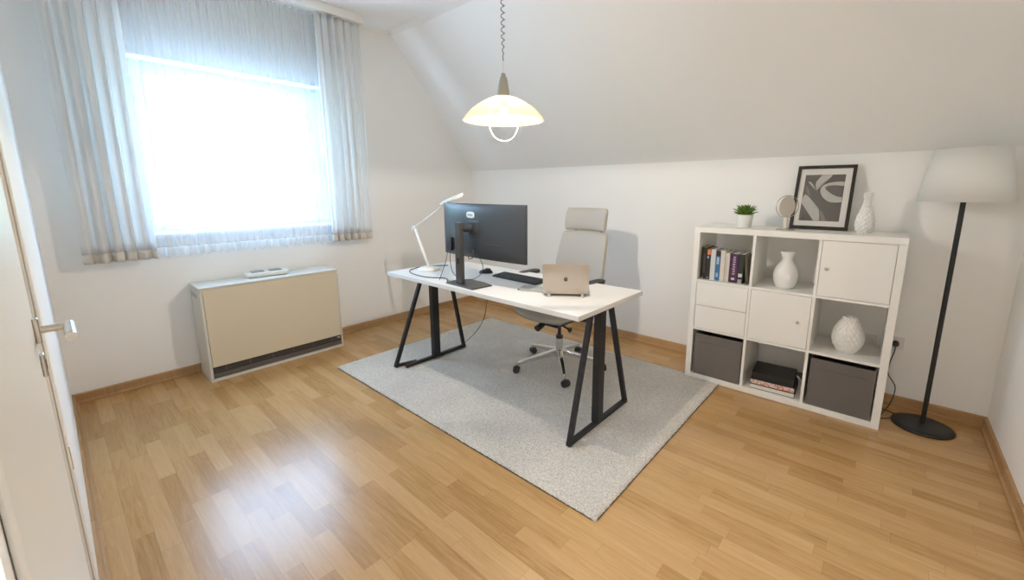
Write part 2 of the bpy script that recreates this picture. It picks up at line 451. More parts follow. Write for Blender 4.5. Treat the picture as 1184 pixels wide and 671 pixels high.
# drapes
def drape(y0, y1, folds, seed, label, tilt=0):
    c = Vector((.155, (y0+y1)/2, .92))
    t = thing('curtain', label, 'curtain', c)
    nu, nz, fn = folded(y0, y1, .985, TZ, .152, folds, .026, seed, nu=int(folds*22), nz=30, sharp=.75, tilt=tilt)
    bm = B(); grid(bm, nu, nz, lambda u, v: Vector(fn(u, v))-c); obj('curtain_panel', bm, M['drape'], t, smooth=True, solid=.0012)
    def hf(u, v):
        p = Vector(fn(u, 1)); p.z = .985-.062*v; return p-c
    bm = B(); grid(bm, nu, 3, hf); obj('bottom_hem', bm, M['drapehem'], t, smooth=True, solid=.0016)
drape(-3.33, -2.985, 5, 11, 'grey-beige lined curtain gathered at the left side of the window, nearest the door')
drape(-1.79, -1.40, 6, 23, 'grey-beige lined curtain gathered at the right side of the window, nearest the desk')

# ------------------------------------------------------------------ outside
bm = B()
def hill(u, v):
    d = -12-240*v; y = -160+320*u
    ridge = 34+9*math.sin(u*7.5+1.0)+4*math.sin(u*19)+1.5*math.sin(u*47)
    h = -3+ridge*min(1, max(0, (v-.25)/.6))**1.2
    return (d, y, h)
grid(bm, 90, 40, hill)
obj('hillside', bm, M['grass'], kind='structure', smooth=True)

# ------------------------------------------------------------------ left door
yf = -L-.005
bm = B(); box(bm, DX0+.001, DX1-.001, yf-.04, yf, .008, DH-.001)
door = obj('door_1', bm, M['doorp'], bevel=.004, kind='structure')
bm = B()
for (a0, a1, z0, z1) in ((DX0-.065, DX0, 0, DH+.065), (DX1, DX1+.065, 0, DH+.065), (DX0, DX1, DH, DH+.065)):
    box(bm, a0, a1, -L+.0005, -L+.007, z0, z1)
fr = obj('door_casing', bm, M['doorp'], door, bevel=.003)
hx, hz = 2.405, 1.055
bm = B(); box(bm, hx-.012, hx+.012, yf, yf+.010, hz-.030, hz+.030); hr = obj('handle_rosette', bm, M['steel'], door, bevel=.003)
bm = B(); tube(bm, [(hx, yf+.005, hz), (hx, yf+.052, hz)], .0085, 20)
obj('handle_neck', bm, M['steel'], door, smooth=False, bevel=.001)
bm = B(); tube(bm, [(hx-.013, yf+.056, hz), (hx+.118, yf+.056, hz)], .0105, 24)
obj('lever', bm, M['steel'], door, bevel=.001)
bm = B(); box(bm, hx-.012, hx+.012, yf, yf+.008, hz-.112, hz-.056); kp = obj('keyhole_plate', bm, M['steel'], door, bevel=.003)
bm = B(); box(bm, hx-.003, hx+.003, yf+.008, yf+.009, hz-.095, hz-.072); obj('keyhole', bm, M['blackp'], kp)
bm = B(); box(bm, DX0-.010, DX0-.001, -L+.006, -L+.0082, .655, .722); obj('strike_plate', bm, M['steel'], door, bevel=.001)

# ------------------------------------------------------------------ rug
RX0, RX1, RY0, RY1, RZ = .735, 3.09, -2.105, -.42, .014
rnd = random.Random(5)
def rugfn(u, v):
    ex = min(u, 1-u)*(RX1-RX0); ey = min(v, 1-v)*(RY1-RY0); e = min(ex, ey)
    z = RZ*min(1, .45+e/.02) + rnd.uniform(-.0022, .0022)*(1 if e > 0 else 0)
    jx = rnd.uniform(-.002, .002)
    if RX0+(RX1-RX0)*u > 2.835 and RY0+(RY1-RY0)*v > -.462: z = .0009
    return (RX0+(RX1-RX0)*u+jx, RY0+(RY1-RY0)*v+rnd.uniform(-.002, .002), z)
bm = B(); g = grid(bm, 290, 208, rugfn)
# sides and bottom
edge = [g[i][0] for i in range(291)]+[g[290][j] for j in range(1, 209)]+[g[i][208] for i in range(289, -1, -1)]+[g[0][j] for j in range(207, 0, -1)]
low = [bm.verts.new(Vector((v.co.x, v.co.y, .0008))) for v in edge]
for i in range(len(edge)):
    j = (i+1) % len(edge); bm.faces.new((edge[i], low[i], low[j], edge[j]))
bm.faces.new(low)
rug = obj('area_rug', bm, M['rug'], smooth=True)
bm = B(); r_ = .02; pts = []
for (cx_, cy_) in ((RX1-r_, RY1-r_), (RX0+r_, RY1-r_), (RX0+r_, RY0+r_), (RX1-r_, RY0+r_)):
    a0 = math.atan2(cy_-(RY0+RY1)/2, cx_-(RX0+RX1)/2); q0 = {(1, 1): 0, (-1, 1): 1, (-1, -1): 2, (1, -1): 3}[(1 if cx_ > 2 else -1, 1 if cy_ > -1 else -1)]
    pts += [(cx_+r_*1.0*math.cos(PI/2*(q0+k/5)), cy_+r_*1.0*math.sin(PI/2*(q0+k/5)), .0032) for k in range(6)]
obj('edge_shadow_line', (lambda b: (tube(b, pts, .0028, 8, closed=True), b)[1])(bm), paint('rug_edge_shadow', (.10, .075, .055), .9), rug, smooth=True)  # shade drawn as a dark tube: gap shadow along the rug's edge
tag(rug, 'large pale greige short-pile rug lying under the desk and swivel chair', 'rug')

# ------------------------------------------------------------------ storage heater
h = thing('storage_heater', 'wide beige floor-standing storage heater below the window', 'heater', (.165, -2.333, 0))
hx0, hx1, hy0, hy1 = -.14, .138, -.487, .487
bm = B(); box(bm, hx0, hx1+.005, hy0-.002, hy1+.002, 0, .02); obj('plinth', bm, M['heatt'], h, bevel=.002)
bm = B(); box(bm, hx0, hx1-.012, hy0, hy1, .021, .655)
box(bm, hx1-.012, hx1, hy0, hy0+.016, .021, .66); box(bm, hx1-.012, hx1, hy1-.012, hy1, .021, .66)
obj('case', bm, M['heatt'], h, bevel=.002)
bm = B(); box(bm, hx0, hx1+.004, hy0-.003, hy1+.003, .690, .702); box(bm, hx0+.004, hx1-.004, hy0+.003, hy1-.003, .655, .690)
obj('top_panel', bm, M['heatt'], h, bevel=.002)
bm = B(); box(bm, hx1-.010, hx1+.003, hy0+.018, hy1-.014, .108, .684); obj('front_panel', bm, M['heatf'], h, bevel=.003)
bm = B(); box(bm, hx1-.020, hx1-.008, hy0+.018, hy1-.014, .024, .106); gr = obj('air_grille', bm, M['grille'], h)
bm = B()
for k in range(3): box(bm, hx1-.009, hx1-.003, hy0+.02, hy1-.02, .072+k*.011, .075+k*.011)
for k in range(6):
    y = hy0+.10+k*.155; box(bm, hx1-.008, hx1-.001, y-.003, y+.003, .066, .105)
obj('louvre', bm, M['grille2'], gr)
bm = B(); box(bm, hx1-.008, hx1, hy0+.02, hy1-.018, .026, .060); obj('grille_lip', bm, M['grille2'], gr, bevel=.002)
bm = B(); box(bm, hx1-.002, hx1+.001, hy1-.050, hy1-.026, .084, .096); obj('badge', bm, M['silverp'], gr)
bm = B()
for k in range(7): box(bm, -.10+k*.022, -.088+k*.022, hy0-.004, hy0-.0005, .615, .645)
obj('side_vent', bm, M['silverp'], h)
bm = B(); tube(bm, [(hx1+.003, hy1-.032, .655), (hx1+.006, hy1-.032, .655)], .008, 16); obj('thermostat_lock', bm, M['heatf'], h)

# device lying on heater
d = thing('remote_cradle', 'white oblong gadget with two grey windows lying on the storage heater', 'gadget', (.150, -2.345, .7025), math.radians(-4))
bm = B(); lathe(bm, [(0, 0), (.85, 0), (.95, .10), (1.0, .55), (.97, 1.0), (.0, 1.0)], 40, rot=Matrix.Diagonal((.034, .155, .026)).to_3x3())
bm2 = B()
def sq(th, a, b, n=5): 
    c, s_ = math.cos(th), math.sin(th); return (math.copysign(abs(c)**(2/n), c)*a, math.copysign(abs(s_)**(2/n), s_)*b)
bm.free(); bm = B()
rows = []
for (k, z) in ((.86, .003), (.95, .010), (1, .026), (.98, .034), (.93, .036)):
    rows.append([bm.verts.new(Vector((*sq(2*PI*i/48, .060*k, .155*k**.5), z))) for i in range(48)])
for r0, r1 in zip(rows[:-1], rows[1:]):
    for i in range(48): bm.faces.new((r0[i], r0[(i+1) % 48], r1[(i+1) % 48], r1[i]))
bm.faces.new(rows[0][::-1]); bm.faces.new(rows[-1]); bm2.free()
obj('shell', bm, M['socket'], d, smooth=False, bevel=.001)
for y0, y1 in ((-.105, -.02), (.02, .105)):
    bm = B(); box(bm, -.046, .026, y0, y1, .0362, .044); obj('display', bm, M['silverp'] if 0 else paint('grey_display_%d' % (y0 < 0), (.22, .27, .30), .3), d, bevel=.003)
bm = B(); box(bm, -.05, .05, -.13, .13, 0, .003); obj('foot', bm, M['blackp'], d)

# ------------------------------------------------------------------ desk
DZ = .74; DXL, DXR, DYF, DYB = .925, 2.738, -1.735, -1.005
desk = thing('desk', 'white-topped desk on black metal trestle frames standing on the rug', 'desk', (1.83, -1.37, 0))
oD = Vector((1.83, -1.37, 0))
def dk(x, y, z): return (x-1.83, y+1.37, z)
bm = B(); box(bm, DXL-1.83, DXR-1.83, DYF+1.37, DYB+1.37, DZ-.028, DZ); obj('tabletop', bm, M['whitedesk'], desk, bevel=.0015)
def trestle(x, yf_, yb, ytf, ytb, ypost, barx, extra):
    q = .024; zt = DZ-.029; zb = RZ+.003
    def leg(p0, p1):
        bm = B(); bar(bm, dk(*p0), dk(*p1), q, q+.004, (1, 0, 0)); obj('leg', bm, M['black'], desk, bevel=.0015)
    xf, xb = extra
    leg((xf, yf_, zb), (x, ytf, zt)); leg((xb, yb, zb), (x, ytb, zt))
    bm = B(); box(bm, x-.022-1.83, x+.022-1.83, ypost-.03+1.37, ypost+.03+1.37, zb+.02, zt)
    obj('centre_post', bm, M['black'], desk, bevel=.002)
    bm = B(); bar(bm, dk(barx, yf_+(.045 if xf < barx-.03 else -.012), zb+.012), dk(barx, yb+.012, zb+.012), .026, .024)
    obj('foot_rail', bm, M['black'], desk, bevel=.0015)
    bm = B(); box(bm, x-.028-1.83, x+.020-1.83, ytf+1.37, ytb+1.37, zt-.006, zt); obj('top_plate', bm, M['black'], desk)
    if xf < barx-.03:
        bm = B(); bar(bm, dk(xf, yf_, zb+.012), dk(barx-.026, yf_+.16, zb+.012), .024, .022); obj('foot_rail', bm, M['black'], desk, bevel=.0015)
trestle(2.712, -1.762, -1.136, -1.578, -1.362, -1.478, 2.712, (2.712, 2.712))
trestle(1.19, -1.815, -1.185, -1.60, -1.33, -1.492, 1.178, (1.105, 1.178))

# ------------------------------------------------------------------ monitor
mz = DZ
mt = thing('monitor', 'wide black computer monitor on a stand, its back to the room', 'monitor', (1.755, -1.60, mz), math.radians(-1.7))
# local frame: +x right, -y towards camera side (the back of the screen)
bm = B()
pb = [(-.145, -.095), (.150, -.105), (.158, .06), (.05, .085), (-.10, .085), (-.152, .02)]
prism(bm, pb, .009, Matrix.Translation((0, 0, .0005))); obj('base', bm, M['monstand'], mt, bevel=.003)
bm = B(); box(bm, -.062, -.002, -.072, -.040, .010, .425); obj('column', bm, M['monstand'], mt, bevel=.004)
bm = B(); tube(bm, [(-.032, -.073, .150), (-.032, -.073, .190)], .011, 16); obj('cable_slot', bm, M['blackp'], mt)
# panel, gently curved towards the sitter
PW, PH, PB = .815, .365, .182
cx = .065
def pan(u, v, side):
    x = (u-.5)*PW; z = PB+PH*v
    crv = .030*(2*(u-.5))**2
    base = .028+crv
    if side == 0: return (cx+x, base+.012, z)
    bulge = .020*max(0, 1-(2*abs(u-.5))**4)*max(0, 1-(2*abs(v-.5))**6)
    return (cx+x, base-.002-bulge, z)
bm = B(); f = grid(bm, 40, 20, lambda u, v: pan(u, v, 0)); bk = grid(bm, 40, 20, lambda u, v: pan(u, v, 1))
def ringv(g, a, b): return [g[i][0] for i in range(a+1)]+[g[a][j] for j in range(1, b+1)]+[g[i][b] for i in range(a-1, -1, -1)]+[g[0][j] for j in range(b-1, 0, -1)]
ra, rb = ringv(f, 40, 20), ringv(bk, 40, 20)
for i in range(len(ra)):
    j = (i+1) % len(ra); bm.faces.new((ra[i], ra[j], rb[j], rb[i]))
shell = obj('shell', bm, M['mon'], mt, smooth=True, bevel=.002)
bm = B(); grid(bm, 30, 12, lambda u, v: Vector(pan(.01+.98*u, .03+.94*v, 0))+Vector((0, .001, 0))); obj('screen', bm, paint('dark_screen', (.01, .01, .012), .15), mt, smooth=True)
bm = B(); tube(bm, [(-.030, -.041, .385), (.035, .010, .385)], .026, 24); obj('tilt_hinge', bm, M['blackp'], mt, smooth=False, bevel=.003)
bm = B(); box(bm, -.012, .10, -.002, .012, .335, .435); obj('mount_plate', bm, M['mon'], mt, bevel=.008, seg=3)
bm = B(); box(bm, -.262, -.205, .006, .022, PB+.03, PB+.125); obj('port_cover', bm, M['blackp'], mt, bevel=.002)
bm = B(); box(bm, -.06, .30, .0055, .0105, PB+.105, PB+.108); obj('seam', bm, M['blackp'], mt)
# badge: pale pill with dark lettering strokes, not legible in the picture
bx, bz, by = .018, PB+.292, .0045
bm = B(); prism(bm, [(sq(2*PI*i/36, .040, .021, 3.2)) for i in range(36)], .002, Matrix.Translation((bx, by, bz)) @ Matrix.Rotation(PI/2, 4, 'X'))
bd = obj('badge', bm, paint('pale_badge', (.62, .70, .74), .35), mt, smooth=False)
bm = B()
for (u, w_, z0, z1) in ((-.024, .003, -.006, .006), (-.018, .005, .003, .006), (-.018, .005, -.006, -.003), (-.016, .003, -.004, .004), (-.008, .003, -.006, .004), (-.004, .006, .001, .004), (.001, .003, -.006, .004), (.009, .003, -.006, .004), (.013, .006, .001, .004), (.018, .003, -.006, .004)):
    box(bm, bx+u, bx+u+w_, by-.0030, by-.0018, bz+z0, bz+z1)
obj('lettering', bm, M['mon'], bd)
# cables from the monitor
def wire(name, pts, r, mat, parent, n=10):
    P = [Vector(p) for p in pts]; out = []
    for i in range(len(P)-1):
        p0 = P[max(i-1, 0)]; p1 = P[i]; p2 = P[i+1]; p3 = P[min(i+2, len(P)-1)]
        for k in range(n):
            t = k/n
            out.append(.5*((2*p1)+(-p0+p2)*t+(2*p0-5*p1+4*p2-p3)*t*t+(-p0+3*p1-3*p2+p3)*t**3))
    out.append(P[-1]); bm = B(); tube(bm, out, r, 8)
    return obj(name, bm, mat, parent, smooth=True)
wc = [(-.235, -.0, PB+.04), (-.235, -.02, .10), (-.26, -.07, .012), (-.20, -.10, .005)]
wire('power_cable', [(-.235, .0, PB+.04), (-.240, -.02, .13), (-.25, -.06, .03), (-.245, -.075, .004)], .0022, M['blackp'], mt)
wire('video_cable', [(.04, .0, PB+.06), (.055, -.012, PB+.015), (.02, -.02, PB-.0), (-.0, -.005, PB+.03)], .003, M['blackp'], mt)
wire('signal_cable', [(.10, .0, PB+.02), (.115, .02, PB-.05), (.06, .03, .06), (-.05, .02, .02), (-.20, .03, .03), (-.235, .02, .10), (-.225, .01, PB+.05)], .0022, M['blackp'], mt)

# power lead looping over the desk top round the lamp base, then down to floor
cab = wire('power_cord', [(1.595, -1.668, DZ+.004), (1.49, -1.60, DZ+.004), (1.36, -1.655, DZ+.0035), (1.22, -1.665, DZ+.0035), (1.07, -1.625, DZ+.0035), (.99, -1.54, DZ+.0035), (.965, -1.44, DZ+.0035), (1.0, -1.33, DZ+.0035), (1.08, -1.25, DZ+.0035)], .0034, M['blackp'], None)
CAB = cab
cab2 = wire('hanging_cable', [(1.30, -.992, .70), (1.295, -1.0, .45), (1.29, -1.06, .24), (1.25, -1.2, .10), (1.215, -1.36, .046), (1.215, -1.5, .024), (1.14, -1.62, .024)], .0026, M['blackp'], None)
tag(cab2, 'thin black cable hanging behind the left trestle down to the rug', 'cable')

# ------------------------------------------------------------------ desk lamp
dl = thing('desk_lamp', 'white jointed desk lamp standing at the left end of the desk', 'lamp', (1.112, -1.47, DZ))
bm = B(); lathe(bm, [(0, 0), (.082, 0), (.085, .004), (.085, .016), (.078, .021), (.02, .024), (0, .024)], 48); obj('base', bm, M['lampw'], dl, smooth=True)
J = Vector((-.165, -.005, .337))
bm = B(); tube(bm, [(-.0, 0, .022), J], [.0125, .0105], 16); obj('lower_arm', bm, M['lampw'], dl, smooth=True)
bm = B(); tube(bm, [J+Vector((0, -.018, 0)), J+Vector((0, .018, 0))], .013, 20); obj('elbow_joint', bm, M['lampw'], dl, bevel=.002)
E2 = Vector((.255, -.015, .532))
dv = (E2-J).normalized()
bm = B(); tube(bm, [J-dv*.045, E2], .0055, 12); obj('upper_arm', bm, M['lampw'], dl, smooth=True)
bm = B(); tube(bm, [E2+Vector((0, -.014, 0)), E2+Vector((0, .014, 0))], .009, 16); obj('head_joint', bm, M['lampw'], dl, bevel=.002)
hd = B(); hv = Vector((.95, -.02, .26)).normalized()
m3 = Matrix.Translation(E2+hv*.09+Vector((0, 0, .004))) @ hv.to_track_quat('X', 'Z').to_matrix().to_4x4()
prism(hd, [sq(2*PI*i/40, .125, .040, 3) for i in range(40)], .020, m3 @ Matrix.Rotation(math.radians(28), 4, 'X')); obj('lamp_head', hd, M['lampw'], dl, smooth=False, bevel=.004, seg=3)

CAB.name = 'cord'; CAB.parent = dl; CAB.location = (-1.112, 1.47, -DZ)
# ------------------------------------------------------------------ mouse, keyboard
ms = thing('computer_mouse', 'black computer mouse lying between monitor and keyboard', 'mouse', (1.558, -1.262, DZ), math.radians(30))
bm = B()
def mfn(u, v):
    th = 2*PI*u; ph = v*PI/2
    return (.055*math.cos(th)*math.cos(ph), .031*math.sin(th)*math.cos(ph)*(1-.1*math.cos(th)), .0025+.034*math.sin(ph)*(1+.15*math.cos(th)))
grid(bm, 32, 10, mfn); bmesh.ops.remove_doubles(bm, verts=bm.verts, dist=1e-5); bmesh.ops.holes_fill(bm, edges=bm.edges)
obj('mouse_body', bm, M['blackp'], ms, smooth=True)
bm = B(); tube(bm, [(.030, -.004, .033), (.030, .004, .033)], .008, 16); obj('scroll_wheel', bm, M['monstand'], ms)

kb = thing('keyboard', 'slim black keyboard lying between monitor and laptop', 'keyboard', (1.905, -1.262, DZ), math.radians(-2))
bm = B(); box(bm, -.215, .215, -.065, .065, .0, .012)
for v in bm.verts:
    if v.co.z > .005 and v.co.y > 0: v.co.z += .008
obj('keyboard_body', bm, M['blackp'], kb, bevel=.003)
bm = B()
for r_ in range(5):
    n = 16; y0 = -.055+r_*.0225; z = .0135+(y0+.055)/.13*.008
    k = 0
    while k < n:
        wk = 5 if (r_ == 0 and k == 4) else 1
        x0 = -.205+k*.0257; box(bm, x0, x0+.0257*wk-.004, y0, y0+.0185, z-.001, z+.004); k += wk
obj('key', bm, paint('dark_keycaps', (.04, .04, .042), .5), kb, bevel=.001)['kind'] = 'stuff'

# ------------------------------------------------------------------ laptop on stand
ang = math.radians(36.4)
LZ = DZ+.022
st = thing('laptop_stand', 'clear low stand with small feet under the open laptop', 'stand', (2.446, -1.443, DZ), ang)
lp = thing('laptop', 'open warm-grey laptop with an apple emblem on its lid', 'laptop', (2.446, -1.443, LZ-.004), ang)
LW, LH = .275, .193
tl = math.radians(13)
RX = Matrix.Rotation(tl, 4, 'X')      # leaning toward the camera (-y)
bm = B()
poly = []
def rrect(w, h_, r, n=6):
    out = []
    for cx_, cy_, a0 in ((w/2-r, h_/2-r, 0), (-w/2+r, h_/2-r, PI/2), (-w/2+r, -h_/2+r, PI), (w/2-r, -h_/2+r, 3*PI/2)):
        for k in range(n+1): a = a0+k*PI/2/n; out.append((cx_+r*math.cos(a), cy_+r*math.sin(a)))
    return out
lidm = Matrix.Rotation(tl, 4, 'X') @ Matrix.Rotation(PI/2, 4, 'X')   # xy plane -> xz plane, facing -y
lidm = Matrix.Rotation(PI/2+tl, 4, 'X')
prism(bm, [(p[0], p[1]+LH/2) for p in rrect(LW, LH, .010)], .0045, lidm)
lid = obj('lid', bm, M['space'], lp, bevel=.001)
bm = B(); prism(bm, [(p[0], p[1]+LH/2+.002) for p in rrect(LW-.012, LH-.014, .006)], .0006, lidm @ Matrix.Translation((0, 0, -.0008))); obj('screen', bm, paint('laptop_screen', (.012, .012, .014), .12), lp)
bm = B(); prism(bm, [(p[0], p[1]+.105) for p in rrect(LW, .195, .010)], .010, Matrix.Translation((0, 0, -.004)) @ Matrix.Rotation(math.radians(6), 4, 'X'))
lb = obj('keyboard_base', bm, M['space'], lp, bevel=.001)
bm = B(); tube(bm, [(-.10, .004, .002), (.10, .004, .002)], .005, 12); obj('hinge', bm, M['blackp'], lp)
# emblem: bitten apple outline with a leaf
ap = []
for k in range(60):
    a = 2*PI*k/60+PI/2
    r = .0135*(1+.08*math.cos(2*(a-PI/2)))
    x = r*math.cos(a)*1.0; z = r*math.sin(a)*1.02
    z -= .0034*math.exp(-(x/.0042)**2)*(1 if z > 0 else 0)
    z += .0022*math.exp(-(x/.004)**2)*(1 if z < 0 else 0)
    x *= 1-.10*(z < 0)*min(1, -z/.0135)
    ap.append((x, z))
bite = (.0165, .0015); br = .0068; ap2 = []
for (x, z) in ap:
    dx, dz_ = x-bite[0], z-bite[1]; dd = math.hypot(dx, dz_)
    if dd < br: x, z = bite[0]+dx/dd*br, bite[1]+dz_/dd*br; 
    ap2.append((x, z))
bm = B(); prism(bm, [(x, z+LH*.50) for x, z in ap2], .0005, lidm @ Matrix.Translation((0, 0, .0046)))
lf = [(0, .0145), (.0008, .0185), (.0038, .0218), (.0064, .0222), (.0060, .0190), (.0034, .0158)]
prism(bm, [(x, z+LH*.50) for x, z in lf], .0005, lidm @ Matrix.Translation((0, 0, .0046)))
obj('emblem', bm, paint('emblem_dark_mirror', (.16, .13, .10), .2, metal=.8), lid)
# stand: two bent legs joined by a tray bar
M['acrylic'] = thin_glass('clear_acrylic', (.86, .86, .85), .22)
for sx in (-1, 1):
    x = sx*.100
    bm = B(); bar(bm, (x, -.022, .002), (x, .17, .002), .016, .004); bar(bm, (x, -.022, .003), (x, -.022, .024), .016, .004, (0, 1, 0)); bar(bm, (x, .14, .004), (x, .14, .028), .016, .004, (0, 1, 0))
    obj('support', bm, M['silverp'], st, bevel=.001)
bm = B(); bar(bm, (-.10, .06, .008), (.10, .06, .008), .012, .006); obj('cross_bar', bm, M['silverp'], st, bevel=.001)
# flat things left of the laptop
M['nbk'] = paint('notebook_grey_cover', (.34, .36, .37), .4)
nb = thing('notebook', 'pale grey closed notebook lying on the desk at the left of the laptop', 'notebook', (2.185, -1.44, DZ), math.radians(18))
bm = B(); box(bm, -.075, .085, -.055, .05, .001, .011); obj('page_block', bm, M['paper'], nb, bevel=.001)
bm = B(); box(bm, -.080, .090, -.058, .053, .0112, .0135); box(bm, -.080, .090, -.058, .053, 0, .0012); box(bm, -.082, -.0795, -.058, .053, 0, .0135); obj('cover', bm, M['nbk'], nb, bevel=.0006)

# ------------------------------------------------------------------ swivel chair
CZ = RZ
ch = thing('office_chair', 'high-backed grey swivel chair with headrest tucked under the desk', 'chair', (2.055, -.965, CZ), math.radians(-1))
R0 = .335
for k in range(5):
    a = math.radians(-47+1+72*k)
    dx, dyy = math.cos(a), math.sin(a)
    bm = B(); bar(bm, (dx*.03, dyy*.03, .125), (dx*R0, dyy*R0, .078), .042, .028)
    # taper toward the tip
    for v in bm.verts:
        rr = math.hypot(v.co.x, v.co.y)
        if rr > .2:
            side = Vector((-dyy, dx, 0)); s_ = v.co.dot(side); v.co -= side*s_*.35
            v.co.z = .078+(v.co.z-.078)*.75
        else: v.co.z = .122+(v.co.z-.122)*1.5
    obj('base_leg', bm, M['chrome'], ch, bevel=.006, seg=3)
    ca = B(); px, py = dx*(R0+.004), dyy*(R0+.004)
    tube(ca, [(px, py, .052), (px, py, .080)], .007, 12)
    cs = obj('caster', ca, M['chrome'], ch)
    ta = a+.6+k*1.3; sx_, sy_ = -math.sin(ta), math.cos(ta); ox, oy = .012*math.cos(ta), .012*math.sin(ta)
    for sgn in (-1, 1):
        wb = B(); tube(wb, [(px+ox+sx_*sgn*.007, py+oy+sy_*sgn*.007, .0265), (px+ox+sx_*sgn*.026, py+oy+sy_*sgn*.026, .0265)], .0255, 22)
        obj('wheel', wb, M['blackp'], cs, bevel=.004)
    hb = B(); lathe(hb, [(.0, .052), (.024, .048), (.027, .034), (.026, .026)], 20, (px+ox, py+oy, 0)); obj('caster_hood', hb, M['blackp'], cs, smooth=True)
bm = B(); lathe(bm, [(0, .085), (.032, .085), (.042, .10), (.042, .145), (.032, .150), (0, .150)], 32); obj('base_hub', bm, M['chrome'], ch, bevel=.003)
bm = B(); tube(bm, [(0, 0, .150), (0, 0, .235)], .027, 28); obj('gas_lift_cover', bm, M['chrome'], ch)
bm = B(); tube(bm, [(0, 0, .235), (0, 0, .262)], .027, 28); tube(bm, [(0, 0, .262), (0, 0, .36)], .014, 20); obj('gas_lift', bm, M['blackp'], ch)
bm = B(); box(bm, -.07, .07, -.12, .12, .352, .395); obj('mechanism', bm, M['blackp'], ch, bevel=.012, seg=3)
bm = B(); tube(bm, [(.06, -.05, .365), (.13, -.07, .355), (.155, -.075, .352)], [.008, .008, .02], 14); obj('adjusting_lever', bm, M['blackp'], ch, bevel=.002); bm = B(); tube(bm, [(-.06, -.13, .365), (-.06, -.20, .345)], [.022, .024], 16)
obj('adjusting_lever', bm, M['blackp'], ch, bevel=.002)
# seat: rounded cushion on curved shell
def seatfn(top):
    def f(u, v):
        x = (u-.5); y = (v-.5)
        rx, ry = .262, .255
        sx2 = 2*x; sy2 = 2*y
        # square-to-rounded-square
        X = sx2*math.sqrt(1-.28*sy2*sy2); Y = sy2*math.sqrt(1-.28*sx2*sx2)
        e = max(abs(sx2), abs(sy2))
        dome = (1-e**4)
        z = (.478+.030*dome-.012*(max(0, -sy2))**2) if top else (.462-.055*(1-e**2.5)-.012*(max(0, -sy2))**2)
        z += .02*(sx2**2)*.8
        return (X*rx, Y*ry-.06, z)
    return f
bm = B(); a_ = grid(bm, 22, 22, seatfn(True)); 
b_ = grid(bm, 22, 22, lambda u, v: Vector(seatfn(True)(u, v))*1 if 0 else (lambda p: (p[0]*.985, p[1]*.985-.001, p[2]-.0+(.002)))(seatfn(False)(u, v)))
r1, r2 = ringv(a_, 22, 22), ringv(b_, 22, 22)
for i in range(len(r1)): bm.faces.new((r1[i], r1[(i+1) % len(r1)], r2[(i+1) % len(r1)], r2[i]))
seat = obj('seat', bm, M['chairf'], ch, smooth=True)
bm = B(); grid(bm, 22, 22, lambda u, v: (lambda p: (p[0]*.96, p[1]*.96-.002, p[2]-.004))(seatfn(False)(u, v))); obj('seat_shell', bm, M['chairshell'], seat, smooth=True, solid=.004)
# back
def backc(z):   # y of the back plane at height z (curved)
    t = (z-.50)/.56
    return .255+.105*t+.03*math.sin(PI*t)*-1
def backfn(side):
    def f(u, v):
        z = .50+.535*v; w = .222-.030*max(0, (v-.55))**1*1.0-.02*max(0, .15-v)
        sx2 = 2*(u-.5); e = max(abs(sx2), abs(2*v-1))
        rnd_ = 1-.06*abs(2*v-1)**10
        x = sx2*w*rnd_
        y = backc(z)-.045*sx2**2+(-.014*(1-e**6) if side == 0 else .014)
        return (x, y, z+(.012*(sx2**2)*(-1) if v > .98 else 0))
    return f
bm = B(); a_ = grid(bm, 20, 30, backfn(0)); b_ = grid(bm, 20, 30, backfn(1)); r1, r2 = ringv(a_, 20, 30), ringv(b_, 20, 30)
for i in range(len(r1)): bm.faces.new((r1[i], r1[(i+1) % len(r1)], r2[(i+1) % len(r1)], r2[i]))
bk_ = obj('backrest', bm, M['chairf'], ch, smooth=True, bevel=.003)
# edge frame around the back
bf = backfn(1); path = [Vector(bf(0, v/24)) for v in range(25)]+[Vector(bf(u/12, 1)) for u in range(1, 13)]+[Vector(bf(1, 1-v/24)) for v in range(1, 25)]+[Vector(bf(1-u/12, 0)) for u in range(1, 12)]
bm = B(); tube(bm, [p+Vector((0, .002, 0)) for p in path], .0075, 8, closed=True); obj('back_frame', bm, M['chairedge'], bk_, smooth=True)
# headrest
def hf(side):
    def f(u, v):
        z = 1.048+.165*v; sx2 = 2*(u-.5); w = .188*(1-.04*(2*v-1)**8)
        y = .352-.050*sx2**2+.03*v - (.022*math.sin(PI*min(1, max(0, v)))**.6 if side == 0 else -.012)*(1-.3*sx2**8)
        return (sx2*w, y, z)
    return f
bm = B(); a_ = grid(bm, 20, 14, hf(0)); b_ = grid(bm, 20, 14, hf(1)); r1, r2 = ringv(a_, 20, 14), ringv(b_, 20, 14)
for i in range(len(r1)): bm.faces.new((r1[i], r1[(i+1) % len(r1)], r2[(i+1) % len(r1)], r2[i]))
hr_ = obj('headrest', bm, M['chairf'], ch, smooth=True, bevel=.004)
bf = hf(1); path = [Vector(bf(0, v/12)) for v in range(13)]+[Vector(bf(u/12, 1)) for u in range(1, 13)]+[Vector(bf(1, 1-v/12)) for v in range(1, 13)]+[Vector(bf(1-u/12, 0)) for u in range(1, 12)]
bm = B(); tube(bm, path, .006, 8, closed=True); obj('headrest_trim', bm, M['chairedge'], hr_, smooth=True)
bm = B(); bar(bm, (0, .375, .98), (0, .385, 1.10), .05, .012, (0, 1, 0)); obj('headrest_bracket', bm, M['blackp'], ch, bevel=.002)
for bxx in (-.12, .12):
    bm = B(); bar(bm, (bxx, .366, 1.015), (bxx, .366, 1.065), .016, .010, (0, 1, 0)); obj('headrest_clip', bm, M['blackp'], ch, bevel=.002)
